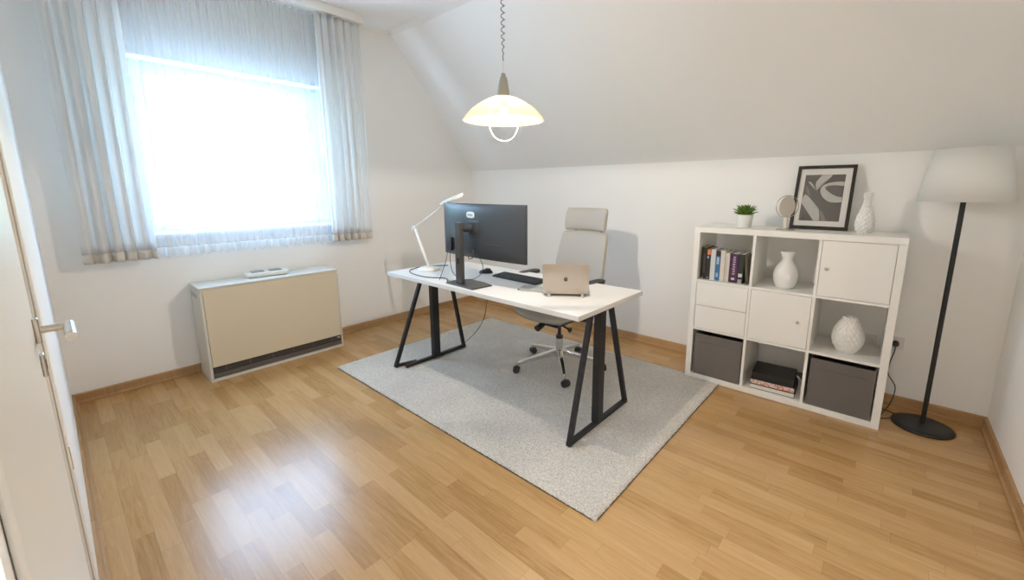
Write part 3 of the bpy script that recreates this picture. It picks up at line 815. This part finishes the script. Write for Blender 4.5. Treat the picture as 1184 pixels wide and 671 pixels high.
bm = B(); tube(bm, [(0, .08, .385), (0, .20, .39), (0, .285, .45), (0, .30, .60), (0, .335, .80)], [.022, .022, .024, .02, .016], 14); obj('back_support', bm, M['blackp'], ch, smooth=True)
for sx in (-1, 1):
    bm = B(); tube(bm, [(sx*.10, .03, .40), (sx*.25, .03, .42), (sx*.300, .02, .50), (sx*.305, .01, .70)], [.014, .016, .016, .014], 12); ar = obj('armrest', bm, M['blackp'], ch, smooth=True)
    bm = B(); prism(bm, [(sx*.305+p[0]*.040, -.005+p[1]*.108) for p in [sq(2*PI*i/32, 1, 1, 3.5) for i in range(32)]], .026, Matrix.Translation((0, 0, .702))); obj('arm_pad', bm, M['blackp'], ar, bevel=.006, seg=3)

# ------------------------------------------------------------------ shelf unit
SX, SY, SZ = 2.847, -.45, 1.12       # left, front, height
TH, IN = .038, .016
C = (1.12-2*TH-2*IN)/3
sh = thing('shelf_unit', 'white square shelf unit of nine compartments standing along the back wall', 'shelf', (SX+.56, SY+.195, RZ*0))
ox, oy = SX+.56, SY+.195
def s_(x0, x1, y0, y1, z0, z1): return (x0-ox, x1-ox, y0-oy, y1-oy, z0, z1)
YB = SY+.39
bm = B(); box(bm, *s_(SX, SX+1.12, SY, YB, .001, TH)); box(bm, *s_(SX, SX+1.12, SY, YB, SZ-TH, SZ)); box(bm, *s_(SX, SX+TH, SY, YB, TH, SZ-TH)); box(bm, *s_(SX+1.12-TH, SX+1.12, SY, YB, TH, SZ-TH))
obj('frame', bm, M['white'], sh, bevel=.0012)
cxs = [SX+TH+i*(C+IN) for i in range(3)]; czs = [TH+i*(C+IN) for i in range(3)]
for i in (1, 2):
    bm = B(); box(bm, *s_(cxs[i]-IN, cxs[i], SY+.003, YB, TH, SZ-TH)); obj('upright_divider', bm, M['white'], sh)
    bm = B()
    for k in range(3): box(bm, *s_(cxs[k], cxs[k]+C, SY+.003, YB, czs[i]-IN, czs[i]))
    obj('shelf_board', bm, M['white'], sh)
def knob(x, z, par):
    bm = B(); lathe(bm, [(0, 0), (.004, 0), (.004, .010), (.009, .014), (.009, .018), (0, .020)], 20, rot=Matrix.Rotation(PI/2, 3, 'X')); 
    for v in bm.verts: v.co += Vector((x-ox, SY+.002-oy, z))
    obj('knob', bm, M['steel'], par, smooth=True)
def door(i, k, kx):
    bm = B(); g_ = .0022; box(bm, *s_(cxs[i]+g_, cxs[i]+C-g_, SY+.002, SY+.020, czs[k]+g_, czs[k]+C-g_)); o = obj('door', bm, M['white'], sh, bevel=.001)
    bm = B(); box(bm, *s_(cxs[i]+.001, cxs[i]+C-.001, SY+.022, YB-.002, czs[k]+.001, czs[k]+C-.001)); obj('insert_box', bm, M['white'], sh)
    knob(kx, czs[k]+C*.5, o)
door(1, 1, 3.515); door(2, 2, 3.628)
for n in range(2):
    z0 = czs[1]+n*C/2; bm = B(); box(bm, *s_(cxs[0]+.002, cxs[0]+C-.002, SY+.002, SY+.020, z0+.0018, z0+C/2-.0012)); obj('drawer', bm, M['white'], sh, bevel=.001)
bm = B(); box(bm, *s_(cxs[0]+.001, cxs[0]+C-.001, SY+.022, YB-.002, czs[1]+.001, czs[1]+C-.001)); obj('insert_box', bm, M['white'], sh)

# storage bins
def make_bin(i, label):
    w, dp, hh = C-.024, .36, C-.028
    t = thing('storage_bin', label, 'box', (cxs[i]+C/2+.003, SY+.008+dp/2, czs[0]), group='grey fabric bins in the bottom row')
    bm = B(); a0 = .004
    box(bm, -w/2, w/2, -dp/2, -dp/2+a0, 0, hh); box(bm, -w/2, w/2, dp/2-a0, dp/2, 0, hh); box(bm, -w/2, -w/2+a0, -dp/2+a0, dp/2-a0, 0, hh); box(bm, w/2-a0, w/2, -dp/2+a0, dp/2-a0, 0, hh); box(bm, -w/2+a0, w/2-a0, -dp/2+a0, dp/2-a0, 0, a0)
    obj('bin_body', bm, M['bin'], t, bevel=.0015)
    bm = B(); bar(bm, (-w*.40, -dp/2-.0012, hh*.80), (w*.40, -dp/2-.0012, hh*.80), .002, .006); obj('front_seam', bm, M['bin'], t, bevel=.0005)
    return t
make_bin(0, 'grey fabric bin in the bottom left compartment of the shelf'); make_bin(2, 'grey fabric bin in the bottom right compartment of the shelf')

# books in top-left compartment
zb = czs[2]
def book(x0, x1, h_, dp, cover, label, pages=True, lean=0, yfront=SY+.050, marks=(), z=None):
    w = x1-x0
    t = thing('book', label, 'book', ((x0+x1)/2, yfront, zb+.0003), group='books in the top left compartment')
    rm = Matrix.Rotation(lean, 4, 'Y')
    c = .0022
    bm = B(); box(bm, -w/2, -w/2+c, 0, dp, 0, h_, rm); box(bm, w/2-c, w/2, 0, dp, 0, h_, rm); box(bm, -w/2+c, w/2-c, 0, c, 0, h_, rm)
    obj('cover', bm, cover, t, bevel=.0006)
    bm = B(); box(bm, -w/2+c+.0002, w/2-c-.0002, c+.0005, dp-.003, .003, h_-.003, rm); obj('page_block', bm, M['paper'], t)
    for (zz0, zz1, f0, f1, mm) in marks:
        bm = B(); box(bm, -w/2+w*f0, -w/2+w*f1, -.0012, -.0001, h_*zz0, h_*zz1, rm); obj('spine_print', bm, mm, t)
    if lean:
        # keep the lower corner on the board
        t.location.z += abs(math.sin(lean))*w/2
    return t
cv = lambda n, c, r=.45: paint('cover_'+n, c, r, .12, 40)
pr_white = paint('print_white', (.62, .60, .58), .5); pr_orange = paint('print_orange', (.70, .22, .07), .5, .3, 60); pr_pink = paint('print_lilac', (.42, .30, .42), .5); pr_blue = paint('print_pale_blue', (.35, .50, .62), .5); pr_yel = paint('print_yellow', (.55, .48, .05), .5)
book(2.890, 2.9265, .228, .155, cv('black', (.018, .015, .012)), 'black book with a yellow top edge, leftmost in the row', marks=((.03, .05, .15, .5, pr_white), (.2, .8, .45, .75, cv('greystripe', (.06, .055, .05)))))
bm = B(); box(bm, -.014, .014, .004, .06, .2282, .2292)
bk0 = obj('yellow_top', bm, pr_yel, bpy.data.objects['book'])
book(2.928, 2.9525, .222, .150, cv('charcoal', (.028, .028, .03)), 'charcoal book with an orange picture at the head of its spine', marks=((.80, .97, .05, .95, pr_orange), (.05, .07, .2, .7, pr_white), (.68, .76, .1, .5, pr_blue)))
book(2.954, 2.987, .219, .155, cv('white', (.62, .62, .62)), 'thick white book between the charcoal and the blue one')
book(2.988, 3.018, .213, .165, cv('blue', (.045, .16, .33)), 'blue book with a dark band at the head of its spine', marks=((.82, .99, .0, 1, cv('darkband', (.03, .02, .02))), (.12, .26, .25, .7, pr_blue), (.55, .78, .25, .75, pr_blue)))
book(3.0195, 3.049, .214, .150, cv('cream', (.64, .60, .53)), 'cream book, the taller of the two cream ones')
book(3.051, 3.079, .203, .150, cv('ivory', (.62, .57, .49)), 'cream book leaning against the purple one, shorter of the two cream ones', marks=((.0, .9, .30, .34, cv('line', (.35, .3, .25))),))
book(3.081, 3.134, .200, .170, cv('purple', (.075, .022, .075)), 'thick purple book with pale lettering on its spine', marks=tuple((.28+k*.082, .335+k*.082, .35+.05*(k % 2), .68, pr_pink) for k in range(8))+((.10, .17, .3, .7, pr_white), (.0, .06, 0, 1, cv('maroon', (.06, .02, .01)))))
book(3.136, 3.170, .200, .160, cv('bottle', (.025, .03, .022)), 'dark green book with a pale label low on its spine', marks=((.22, .34, .1, .8, pr_white), (.0, .14, .05, .8, cv('grey', (.35, .35, .33)))))
book(3.190, 3.207, .196, .150, cv('olive', (.11, .09, .05)), 'slim olive book leaning over to the left at the end of the row', lean=-math.radians(6.5), marks=((.0, .10, 0, 1, cv('olive_dark', (.05, .035, .02))),))

# lying stack in bottom-middle compartment
zz = czs[0]+.0003
def flat(w, dp, hh, z, rot, cover, spine, label, dx=0):
    t = thing('book', label, 'book', (3.405+dx, -.305, z), rot, group='lying books in the bottom middle compartment')
    c = .003
    bm = B(); box(bm, -w/2, w/2, -dp/2, dp/2, 0, c); box(bm, -w/2, w/2, -dp/2, dp/2, hh-c, hh); box(bm, -w/2, w/2, dp/2-c, dp/2, c, hh-c); obj('cover', bm, cover, t, bevel=.0008)
    bm = B(); box(bm, -w/2+.003, w/2-.003, -dp/2+.003, dp/2-c-.0005, c+.0002, hh-c-.0002); obj('page_block', bm, spine, t)
    return t
pages_r = None
def redpages():
    m, nt, out = nodes('pages_with_red_print')
    p = N(nt, 'ShaderNodeBsdfPrincipled', Roughness=.8); tc = N(nt, 'ShaderNodeTexCoord'); v = N(nt, 'ShaderNodeTexNoise', Scale=110.0, Detail=1.0)
    nt.links.new(tc.outputs['Object'], v.inputs['Vector']); r = N(nt, 'ShaderNodeValToRGB'); nt.links.new(v.outputs['Fac'], r.inputs[0])
    r.color_ramp.interpolation = 'CONSTANT'; r.color_ramp.elements[0].color = (.66, .60, .53, 1); e = r.color_ramp.elements[1]; e.position = .53; e.color = (.60, .20, .15, 1)
    nt.links.new(r.outputs[0], p.inputs['Base Color']); nt.links.new(p.outputs[0], out.inputs[0]); return m
blk = cv('blackflat', (.016, .016, .018), .35)
flat(.262, .235, .032, zz, math.radians(3), blk, M['paper'], 'black-covered book with bare pale pages, bottom of the lying stack')
flat(.258, .235, .036, zz+.0325, math.radians(3), blk, redpages(), 'book with red-speckled page edges in the middle of the lying stack')
flat(.245, .225, .048, zz+.069, math.radians(4), blk, blk, 'thick all-black book, topmost of the lying stack', -.004)
lo = []
for k in range(40):
    a = k/39*2.6*PI; lo.append((3.545+.012*math.cos(a), -.30+.02*math.sin(a)-.002*k/4, czs[0]+.012+.11*abs(math.sin(k/39*PI))))
bm = B(); tube(bm, lo, .004, 8); tag(obj('coiled_cord', bm, M['silverp'], smooth=True), 'pale coiled cord standing beside the lying stack of books', 'cord')

# ---- vases
def emb(th, z, r): return r
v1 = thing('vase', 'smooth white bottle vase with flared neck in the top middle compartment', 'vase', (3.405, -.325, czs[2]+.0003))
bm = B(); lathe(bm, [(0, 0), (.046, 0), (.052, .006), (.066, .040), (.071, .080), (.067, .115), (.052, .148), (.034, .172), (.029, .188), (.032, .208), (.042, .236), (.0405, .238), (.030, .208), (.026, .188), (.031, .172), (.02, .12), (0, .12)], 56); obj('vase_body', bm, M['cerw'], v1, smooth=True)
bm = B(); lathe(bm, [(0, 0), (.008, 0), (.013, .002), (.016, 0)], 24, rot=Matrix.Rotation(PI/2, 3, 'X'))
for v in bm.verts: v.co.z *= 1.5; v.co += Vector((.022, -.068, .078))
obj('relief_medallion', bm, M['cerw'], v1, smooth=True)

def diamond(kn, pitch, amp):
    def f(th, z, r):
        a = th*kn/2; b = z*PI/pitch
        s = abs(math.sin(a+b))*abs(math.sin(a-b))
        return r-amp*(1-math.sqrt(s))
    return f
def smoothprof(keys, n):
    out = []
    for i in range(n+1):
        t = i/n*(len(keys)-1); k = min(int(t), len(keys)-2); f = t-k
        p0 = keys[max(k-1, 0)]; p1 = keys[k]; p2 = keys[k+1]; p3 = keys[min(k+2, len(keys)-1)]
        out.append(tuple(.5*((2*p1[j])+(-p0[j]+p2[j])*f+(2*p0[j]-5*p1[j]+4*p2[j]-p3[j])*f*f+(-p0[j]+3*p1[j]-3*p2[j]+p3[j])*f**3) for j in (0, 1)))
    return out
v2 = thing('vase', 'bulbous white vase with diamond facets in the middle right compartment', 'vase', (3.765, -.315, czs[1]+.0003))
pr_ = smoothprof([(.046, 0), (.066, .03), (.082, .075), (.080, .125), (.060, .175), (.040, .212), (.036, .222)], 60)
bm = B(); lathe(bm, [(0, .001)]+pr_+[(.030, .222), (.028, .19), (0, .18)], 112, fn=diamond(18, .042, .0065)); obj('vase_body', bm, M['cerw'], v2, smooth=True)
v3 = thing('vase', 'slim white bumpy bottle vase on top of the shelf beside the picture', 'vase', (3.765, -.235, SZ+.0003))
pr_ = smoothprof([(.036, 0), (.046, .02), (.051, .055), (.044, .10), (.032, .14), (.022, .175), (.021, .20), (.026, .222), (.022, .238)], 70)
bm = B(); lathe(bm, [(0, .001)]+pr_+[(.016, .238), (.014, .20), (0, .19)], 96, fn=diamond(10, .028, .009)); obj('vase_body', bm, M['cerw'], v3, smooth=True)

# ---- plant
pl_ = thing('potted_succulent', 'green succulent in a small white pot on top of the shelf', 'plant', (3.125, -.30, SZ+.0003))
bm = B(); lathe(bm, [(0, 0), (.041, 0), (.044, .003), (.050, .084), (.0505, .088), (.047, .088), (.046, .075), (0, .075)], 40); obj('pot', bm, M['pot'], pl_, smooth=True)
bm = B(); lathe(bm, [(0, .079), (.0455, .077)], 30); obj('soil', bm, M['soil'], pl_)
leaf_m = paint('succulent_leaf', (.10, .20, .02), .45, .5, 30)
bm = B(); rl = random.Random(2)
for tier, (n, elev, ln_) in enumerate(((11, 8, .060), (11, 22, .064), (9, 40, .058), (7, 58, .050), (4, 78, .042))):
    for k in range(n):
        az = 2*PI*(k+.5*(tier % 2))/n+rl.uniform(-.12, .12); el = math.radians(elev+rl.uniform(-5, 5)); l_ = 1.3*ln_*rl.uniform(.85, 1.1)
        m4 = Matrix.Translation((.006*math.cos(az), .006*math.sin(az), .086+.004*tier)) @ Matrix.Rotation(az, 4, 'Z') @ Matrix.Rotation(-el, 4, 'Y')
        secs = ((0, .005, .003), (.3, .0085, .0045), (.6, .010, .0045), (.85, .006, .003), (1, .0006, .0006)); rws = []
        for (t, ww, hh) in secs:
            zc = .006*math.sin(t*PI/2)
            rws.append([bm.verts.new(m4 @ Vector((l_*t, ww*math.cos(a2), zc+hh*math.sin(a2)))) for a2 in [2*PI*q/8 for q in range(8)]])
        for a1, b1 in zip(rws[:-1], rws[1:]):
            for q in range(8): bm.faces.new((a1[q], a1[(q+1) % 8], b1[(q+1) % 8], b1[q]))
        bm.faces.new(rws[0][::-1]); bm.faces.new(rws[-1])
obj('foliage', bm, leaf_m, pl_, smooth=True)

# ---- round mirror
mi = thing('ring_ornament', 'small round ornament, a thin metal ring on a stem, standing before the picture frame', 'ornament', (3.368, -.30, SZ+.0003), math.radians(38))
bm = B(); lathe(bm, [(0, 0), (.052, 0), (.054, .003), (.050, .007), (0, .008)], 40); obj('foot', bm, M['rose'], mi, smooth=True)
bm = B(); tube(bm, [(0, 0, .006), (0, 0, .076)], .0135, 20); obj('stem', bm, M['cream'], mi)
rc = Vector((0, 0, .148)); rr = .070
bm = B(); tube(bm, [rc+Vector((rr*math.cos(2*PI*k/64), 0, rr*math.sin(2*PI*k/64))) for k in range(64)], .0025, 8, closed=True); obj('ring', bm, M['rose'], mi, smooth=True)
bm = B(); lathe(bm, [(0, -.002), (.066, -.002), (.066, .002), (0, .002)], 56, rot=Matrix.Rotation(math.radians(20), 3, 'Z') @ Matrix.Rotation(PI/2, 3, 'X'))
for v in bm.verts: v.co += rc
obj('disc', bm, M['cream'], mi, bevel=.0005)

# ---- picture frame
FW, FH = .315, .429
tilt = math.atan2(.135, .407)
fp = thing('picture_frame', 'dark framed black-and-white abstract brush print leaning on the back wall', 'picture', (3.5275, -.168, SZ+.0003))
fm = Matrix.Rotation(-tilt, 4, 'X') @ Matrix.Rotation(PI/2, 4, 'X')   # local x right, y up, z toward viewer (-y)
bw = .019
def fbar(x0, x1, y0, y1, z0, z1, mat, name, par, bevel=.001):
    bm = B(); box(bm, x0, x1, y0, y1, z0, z1, fm); return obj(name, bm, mat, par, bevel=bevel)
bm = B()
for a4 in ((-FW/2, FW/2, 0, bw), (-FW/2, FW/2, FH-bw, FH), (-FW/2, -FW/2+bw, bw, FH-bw), (FW/2-bw, FW/2, bw, FH-bw)): box(bm, *a4, -.004, .016, fm)
obj('frame', bm, M['frameb'], fp, bevel=.001)
fbar(-FW/2+bw, FW/2-bw, bw, FH-bw, -.004, .004, M['mat_board'], 'mat', fp, 0)
PX0, PX1, PY0, PY1 = -FW/2+.047, FW/2-.052, .056, FH-.060
art = fbar(PX0, PX1, PY0, PY1, .0042, .0052, M['print_'], 'print', fp, 0)
STROKES = [('stroke', [(0.335, 0.652), (0.291, 0.772), (0.298, 0.845), (0.333, 0.893), (0.417, 0.991), (0.676, 0.996), (0.643, 0.939), (0.566, 0.892), (0.473, 0.844), (0.413, 0.779), (0.376, 0.712)]), ('stroke', [(0.098, 0.833), (0.107, 0.853), (0.149, 0.85), (0.227, 0.784), (0.277, 0.724), (0.302, 0.668), (0.234, 0.748), (0.173, 0.804)]), ('stroke', [(1, 0.837), (0.873, 0.847), (0.734, 0.836), (0.609, 0.817), (0.514, 0.784), (0.45, 0.736), (0.427, 0.676), (0.438, 0.616), (0.475, 0.556), (0.541, 0.485), (0.637, 0.432), (0.728, 0.404), (0.843, 0.397), (0.993, 0.408), (0.99, 0.513), (0.905, 0.52), (0.816, 0.542), (0.692, 0.598), (0.612, 0.646), (0.555, 0.688), (0.548, 0.724), (0.592, 0.753), (0.69, 0.765), (0.803, 0.767), (0.917, 0.76), (1, 0.75)]), ('stroke', [(0.059, 0.575), (0.102, 0.505), (0.152, 0.494), (0.17, 0.523), (0.208, 0.482), (0.264, 0.434), (0.327, 0.351), (0.385, 0.309), (0.449, 0.281), (0.488, 0.211), (0.512, 0.116), (0.521, 0.007), (0.376, 0.006), (0.313, 0.076), (0.238, 0.158), (0.174, 0.228), (0.107, 0.295), (0.007, 0.376), (0.009, 0.492)]), ('stroke2', [(0.501, 0.235), (0.559, 0.207), (0.624, 0.119), (0.703, 0.003), (0.574, 0.004), (0.529, 0.117)]), ('stroke2', [(0.059, 0.772), (0.116, 0.712), (0.203, 0.567), (0.149, 0.542), (0.07, 0.639)])]
for (mm, pts) in STROKES:
    pl2 = [(PX0+(PX1-PX0)*a, PY0+(PY1-PY0)*b) for a, b in pts]
    sm = fm @ Matrix.Translation((0, 0, .0053))
    if len(pl2) > 20:      # open ring: a strip between its outer and inner outline
        def res(line, n=18):
            out = []
            for i in range(n+1):
                t = i/n*(len(line)-1); k = min(int(t), len(line)-2); f = t-k
                out.append((line[k][0]*(1-f)+line[k+1][0]*f, line[k][1]*(1-f)+line[k+1][1]*f))
            return out
        oa, ib = res(pl2[:14]), res(pl2[14:][::-1])
        bm = B(); rows = [[bm.verts.new(sm @ Vector((p[0], p[1], z))) for p in ln2] for ln2, z in ((oa, 0), (oa, .0006), (ib, .0006), (ib, 0))]
        for r0, r1 in ((0, 1), (1, 2), (2, 3), (3, 0)):
            for k in range(18): bm.faces.new((rows[r0][k], rows[r0][k+1], rows[r1][k+1], rows[r1][k]))
        for k in (0, 18): bm.faces.new([rows[q][k] for q in range(4)])
        obj('brush_stroke', bm, M[mm], art); continue
    bm = B(); prism(bm, pl2, .0006, sm)
    bmesh.ops.triangulate(bm, faces=[f for f in bm.faces if len(f.verts) > 4], ngon_method='EAR_CLIP')
    obj('brush_stroke', bm, M[mm], art)
bm = B(); box(bm, -FW/2+bw+.0002, FW/2-bw-.0002, bw+.0002, FH-bw-.0002, .0085, .0095, fm); obj('glazing', bm, thin_glass('frame_glass', (1, 1, 1), .035), fp)

# ------------------------------------------------------------------ floor lamp
fl = thing('floor_lamp', 'tall black floor lamp with a white tapered shade beside the shelf unit', 'lamp', (4.160, -.225, 0))
bm = B(); lathe(bm, [(0, 0), (.138, 0), (.141, .004), (.138, .011), (.10, .017), (.02, .022), (0, .022)], 64); obj('base', bm, M['black'], fl, smooth=True)
bm = B(); tube(bm, [(0, 0, .018), (0, 0, 1.345)], .0115, 20); obj('pole', bm, M['black'], fl)
bm = B(); tube(bm, [(0, 0, 1.345), (0, 0, 1.41)], .018, 20); obj('lamp_holder', bm, M['socket'], fl)
bm = B(); lathe(bm, [(.186, 1.312), (.190, 1.312), (.141, 1.585), (.138, 1.585)], 72); 
obj('lamp_shade', bm, M['shade'], fl, smooth=False)
for p in bpy.data.objects['lamp_shade'].data.polygons: p.use_smooth = True
bm = B()
for k in range(3):
    a = 2*PI*k/3+.4; tube(bm, [(.015*math.cos(a), .015*math.sin(a), 1.40), (.1865*math.cos(a), .1865*math.sin(a), 1.318)], .002, 8)
obj('shade_spider', bm, M['lampw'], fl)
bm = B(); lathe(bm, [(0, 1.41), (.018, 1.412), (.032, 1.45), (.030, 1.475), (0, 1.50)], 24); obj('bulb', bm, M['cerw'], fl, smooth=True)
wire('cord', [(-.14, -.01, .006), (-.18, -.045, .004), (-.235, -.05, .004), (-.28, .0, .004), (-.26, .08, .004), (-.18, .10, .004), (-.09, .07, .004), (.0, .09, .004)], .003, M['blackp'], fl)
# wall socket with plug
def socket(x, z, label):
    t = thing('wall_socket', label, 'socket', (x, -.0005, z))
    bm = B(); prism(bm, rrect(.080, .080, .008), .009, Matrix.Rotation(PI/2, 4, 'X')); obj('cover_plate', bm, M['socket'], t, bevel=.001)
    bm = B(); lathe(bm, [(.0, .0095), (.019, .0095), (.021, .013), (.023, .0095)], 32, rot=Matrix.Rotation(PI/2, 3, 'X')); obj('socket_well', bm, M['socket'], t)
    return t
socket(3.995, .415, 'white wall socket with the black plug, behind the right side of the shelf')
socket(3.865, .40, 'white wall socket glimpsed through the middle right compartment')
pg = thing('power_plug', 'black plug and cord in the wall socket beside the shelf', 'plug', (3.995, -.014, .415))
bm = B(); tube(bm, [(0, 0, 0), (0, -.018, 0), (0, -.036, 0)], [.0185, .0185, .014], 20); obj('plug_body', bm, M['blackp'], pg, bevel=.002)
wire('cord', [(0, -.03, -.0), (.0, -.045, -.04), (-.012, -.03, -.12), (-.012, -.03, -.20), (.03, -.05, -.27), (.02, -.09, -.36), (-.005, -.14, -.405), (-.02, -.20, -.411)], .003, M['blackp'], pg)

# ------------------------------------------------------------------ pendant
PD = Vector((2.345, -1.862, 1.722))
pn = thing('pendant_lamp', 'pendant lamp with a glowing opal glass dish shade hanging on a coiled cord', 'lamp', PD)
bm = B()
prf = smoothprof([(.026, .112), (.060, .108), (.105, .088), (.155, .056), (.195, .016), (.207, .000)], 40)
ins = [(max(.02, r-.003), z-.004) for r, z in prf][::-1]
lathe(bm, prf+[(.205, -.003)]+ins[1:], 96); obj('glass_shade', bm, M['opal'], pn, smooth=True)
bm = B(); lathe(bm, [(.031, .108), (.031, .120), (.027, .150), (.021, .185), (.017, .203), (.012, .208), (.009, .222), (0, .224)], 36); obj('cap', bm, M['cap'], pn, smooth=True)
bm = B(); lathe(bm, [(0, .107), (.019, .107), (.019, .060), (0, .060)], 24); obj('bulb_holder', bm, M['socket'], pn)
bm = B(); lathe(bm, [(.013, .060), (.016, .050), (.030, .022), (.030, .006), (.020, -.008), (0, -.013)], 32); blb = obj('bulb', bm, M['bulb'], pn, smooth=True)
bm = B(); lathe(bm, [(0, .004), (.006, .006), (.007, .013), (.006, .020), (0, .022)], 12); obj('filament', bm, M['filament'], blb, smooth=True)
# pull ring: u-shaped rod
ax = Vector((math.cos(math.radians(41)), math.sin(math.radians(41)), 0)); pts = []
for k in range(5): pts.append(ax*-.074+Vector((0, 0, .085-.10*k/4)))
for k in range(1, 24):
    a = PI+PI*k/24; pts.append(ax*.074*math.cos(a)+Vector((0, 0, -.015+.087*math.sin(a))))
for k in range(5): pts.append(ax*.074+Vector((0, 0, -.015+.10*k/4)))
bm = B(); tube(bm, pts, .0026, 10); obj('pull_ring', bm, paint('pull_ring_enamel', (.5, .47, .40), .4), pn, smooth=True)
bm = B(); tube(bm, [(0, 0, .21), (0, 0, .285)], .0022, 8); co = []
ncoil = 27
for k in range(ncoil*14+1):
    t = k/(ncoil*14); a = 2*PI*ncoil*t; z = .28+(ZC-PD.z-.28-.05)*t; r = .0085*min(1, t*7, (1-t)*20+.2)
    co.append((r*math.cos(a), r*math.sin(a), z))
obj('cord', bm, M['rod'], pn, smooth=True)
M['cordcoil'] = paint('grey_cord', (.28, .27, .27), .5, .1, 40)
bm = B(); tube(bm, co, .0026, 6); obj('coiled_cord', bm, M['cordcoil'], pn, smooth=True)
bm = B(); lathe(bm, [(0, ZC-PD.z-.06), (.012, ZC-PD.z-.06), (.045, ZC-PD.z-.035), (.05, ZC-PD.z-.0005), (0, ZC-PD.z-.0005)], 32); obj('ceiling_rose', bm, M['lampw'], pn, smooth=True)

# ------------------------------------------------------------------ camera
px = [3.8701340276726643, -3.4458743362474613, 1.375474519491]
yaw, pitch, roll, fpx, cx_, cy_ = -0.7168378954863093, 0.18041012630918815, 0.0013344420110525227, 480.10743141537233, 607.6618898212571, 307.43436011528826
fw = Vector((math.sin(yaw)*math.cos(pitch), math.cos(yaw)*math.cos(pitch), -math.sin(pitch)))
rt = Vector((math.cos(yaw), -math.sin(yaw), 0)); dn = fw.cross(rt)
rt2 = rt*math.cos(roll)+dn*math.sin(roll); dn2 = -rt*math.sin(roll)+dn*math.cos(roll)
cam = bpy.data.cameras.new('camera'); co_ = bpy.data.objects.new('camera', cam); COL.objects.link(co_)
mw = Matrix((rt2, -dn2, -fw)).transposed().to_4x4(); mw.translation = Vector(px); co_.matrix_world = mw
cam.sensor_fit = 'HORIZONTAL'; cam.sensor_width = 36; cam.lens = fpx*36/1184
cam.shift_x = -(cx_-592)/1184; cam.shift_y = (cy_-335.5)/1184
cam.clip_start = .01; cam.clip_end = 1000
sc.camera = co_

# ------------------------------------------------------------------ light
hl = thing('hall_fill_lamp', 'round white lamp added as fill light, unseen, in the added hallway', 'lamp', (3.9, -4.35, 2.4995))  # unseen lamp, added to lift the room with fill light
bm = B(); lathe(bm, [(0, 0), (.24, 0), (.24, -.03), (.232, -.03), (.232, -.01), (0, -.01)], 48); obj('lamp_rim', bm, M['lampw'], hl, smooth=False)
bm = B(); lathe(bm, [(.231, -.012), (.22, -.04), (.12, -.06), (0, -.064)], 48); obj('diffuser', bm, emit('hall_fill_glow', (.97, .98, 1), 46), hl, smooth=True)
w = bpy.data.worlds.new('sky'); sc.world = w; w.use_nodes = True
nt = w.node_tree; bg = nt.nodes['Background']
tc = nt.nodes.new('ShaderNodeTexCoord'); sp = nt.nodes.new('ShaderNodeSeparateXYZ'); nt.links.new(tc.outputs['Generated'], sp.inputs[0])
cr = nt.nodes.new('ShaderNodeValToRGB'); nt.links.new(sp.outputs[2], cr.inputs[0])
cr.color_ramp.elements[0].position = .0; cr.color_ramp.elements[0].color = (.56, .78, 1, 1)
cr.color_ramp.elements[1].position = .6; cr.color_ramp.elements[1].color = (.42, .66, 1, 1)
nt.links.new(cr.outputs[0], bg.inputs[0]); bg.inputs[1].default_value = 11.5
pa = bpy.data.lights.new('window_portal', 'AREA'); pa.shape = 'RECTANGLE'; pa.size = GY1-GY0; pa.size_y = GZ1-GZ0; pa.cycles.is_portal = True
po = bpy.data.objects.new('window_portal', pa); COL.objects.link(po); po.location = (-.215, (GY0+GY1)/2, (GZ0+GZ1)/2); po.rotation_euler = (0, -PI/2, 0)
po.rotation_euler = Euler((PI/2, 0, -PI/2)); 

sc.cycles.use_denoising = True
sc.cycles.max_bounces = 14; sc.cycles.diffuse_bounces = 8; sc.cycles.transparent_max_bounces = 12
sc.cycles.sample_clamp_indirect = 6
vs = sc.view_settings; sc.display_settings.display_device = 'sRGB'
vs.view_transform = 'Standard'; vs.look = 'None'; vs.gamma = 1; vs.use_curve_mapping = False; vs.exposure = 1.05
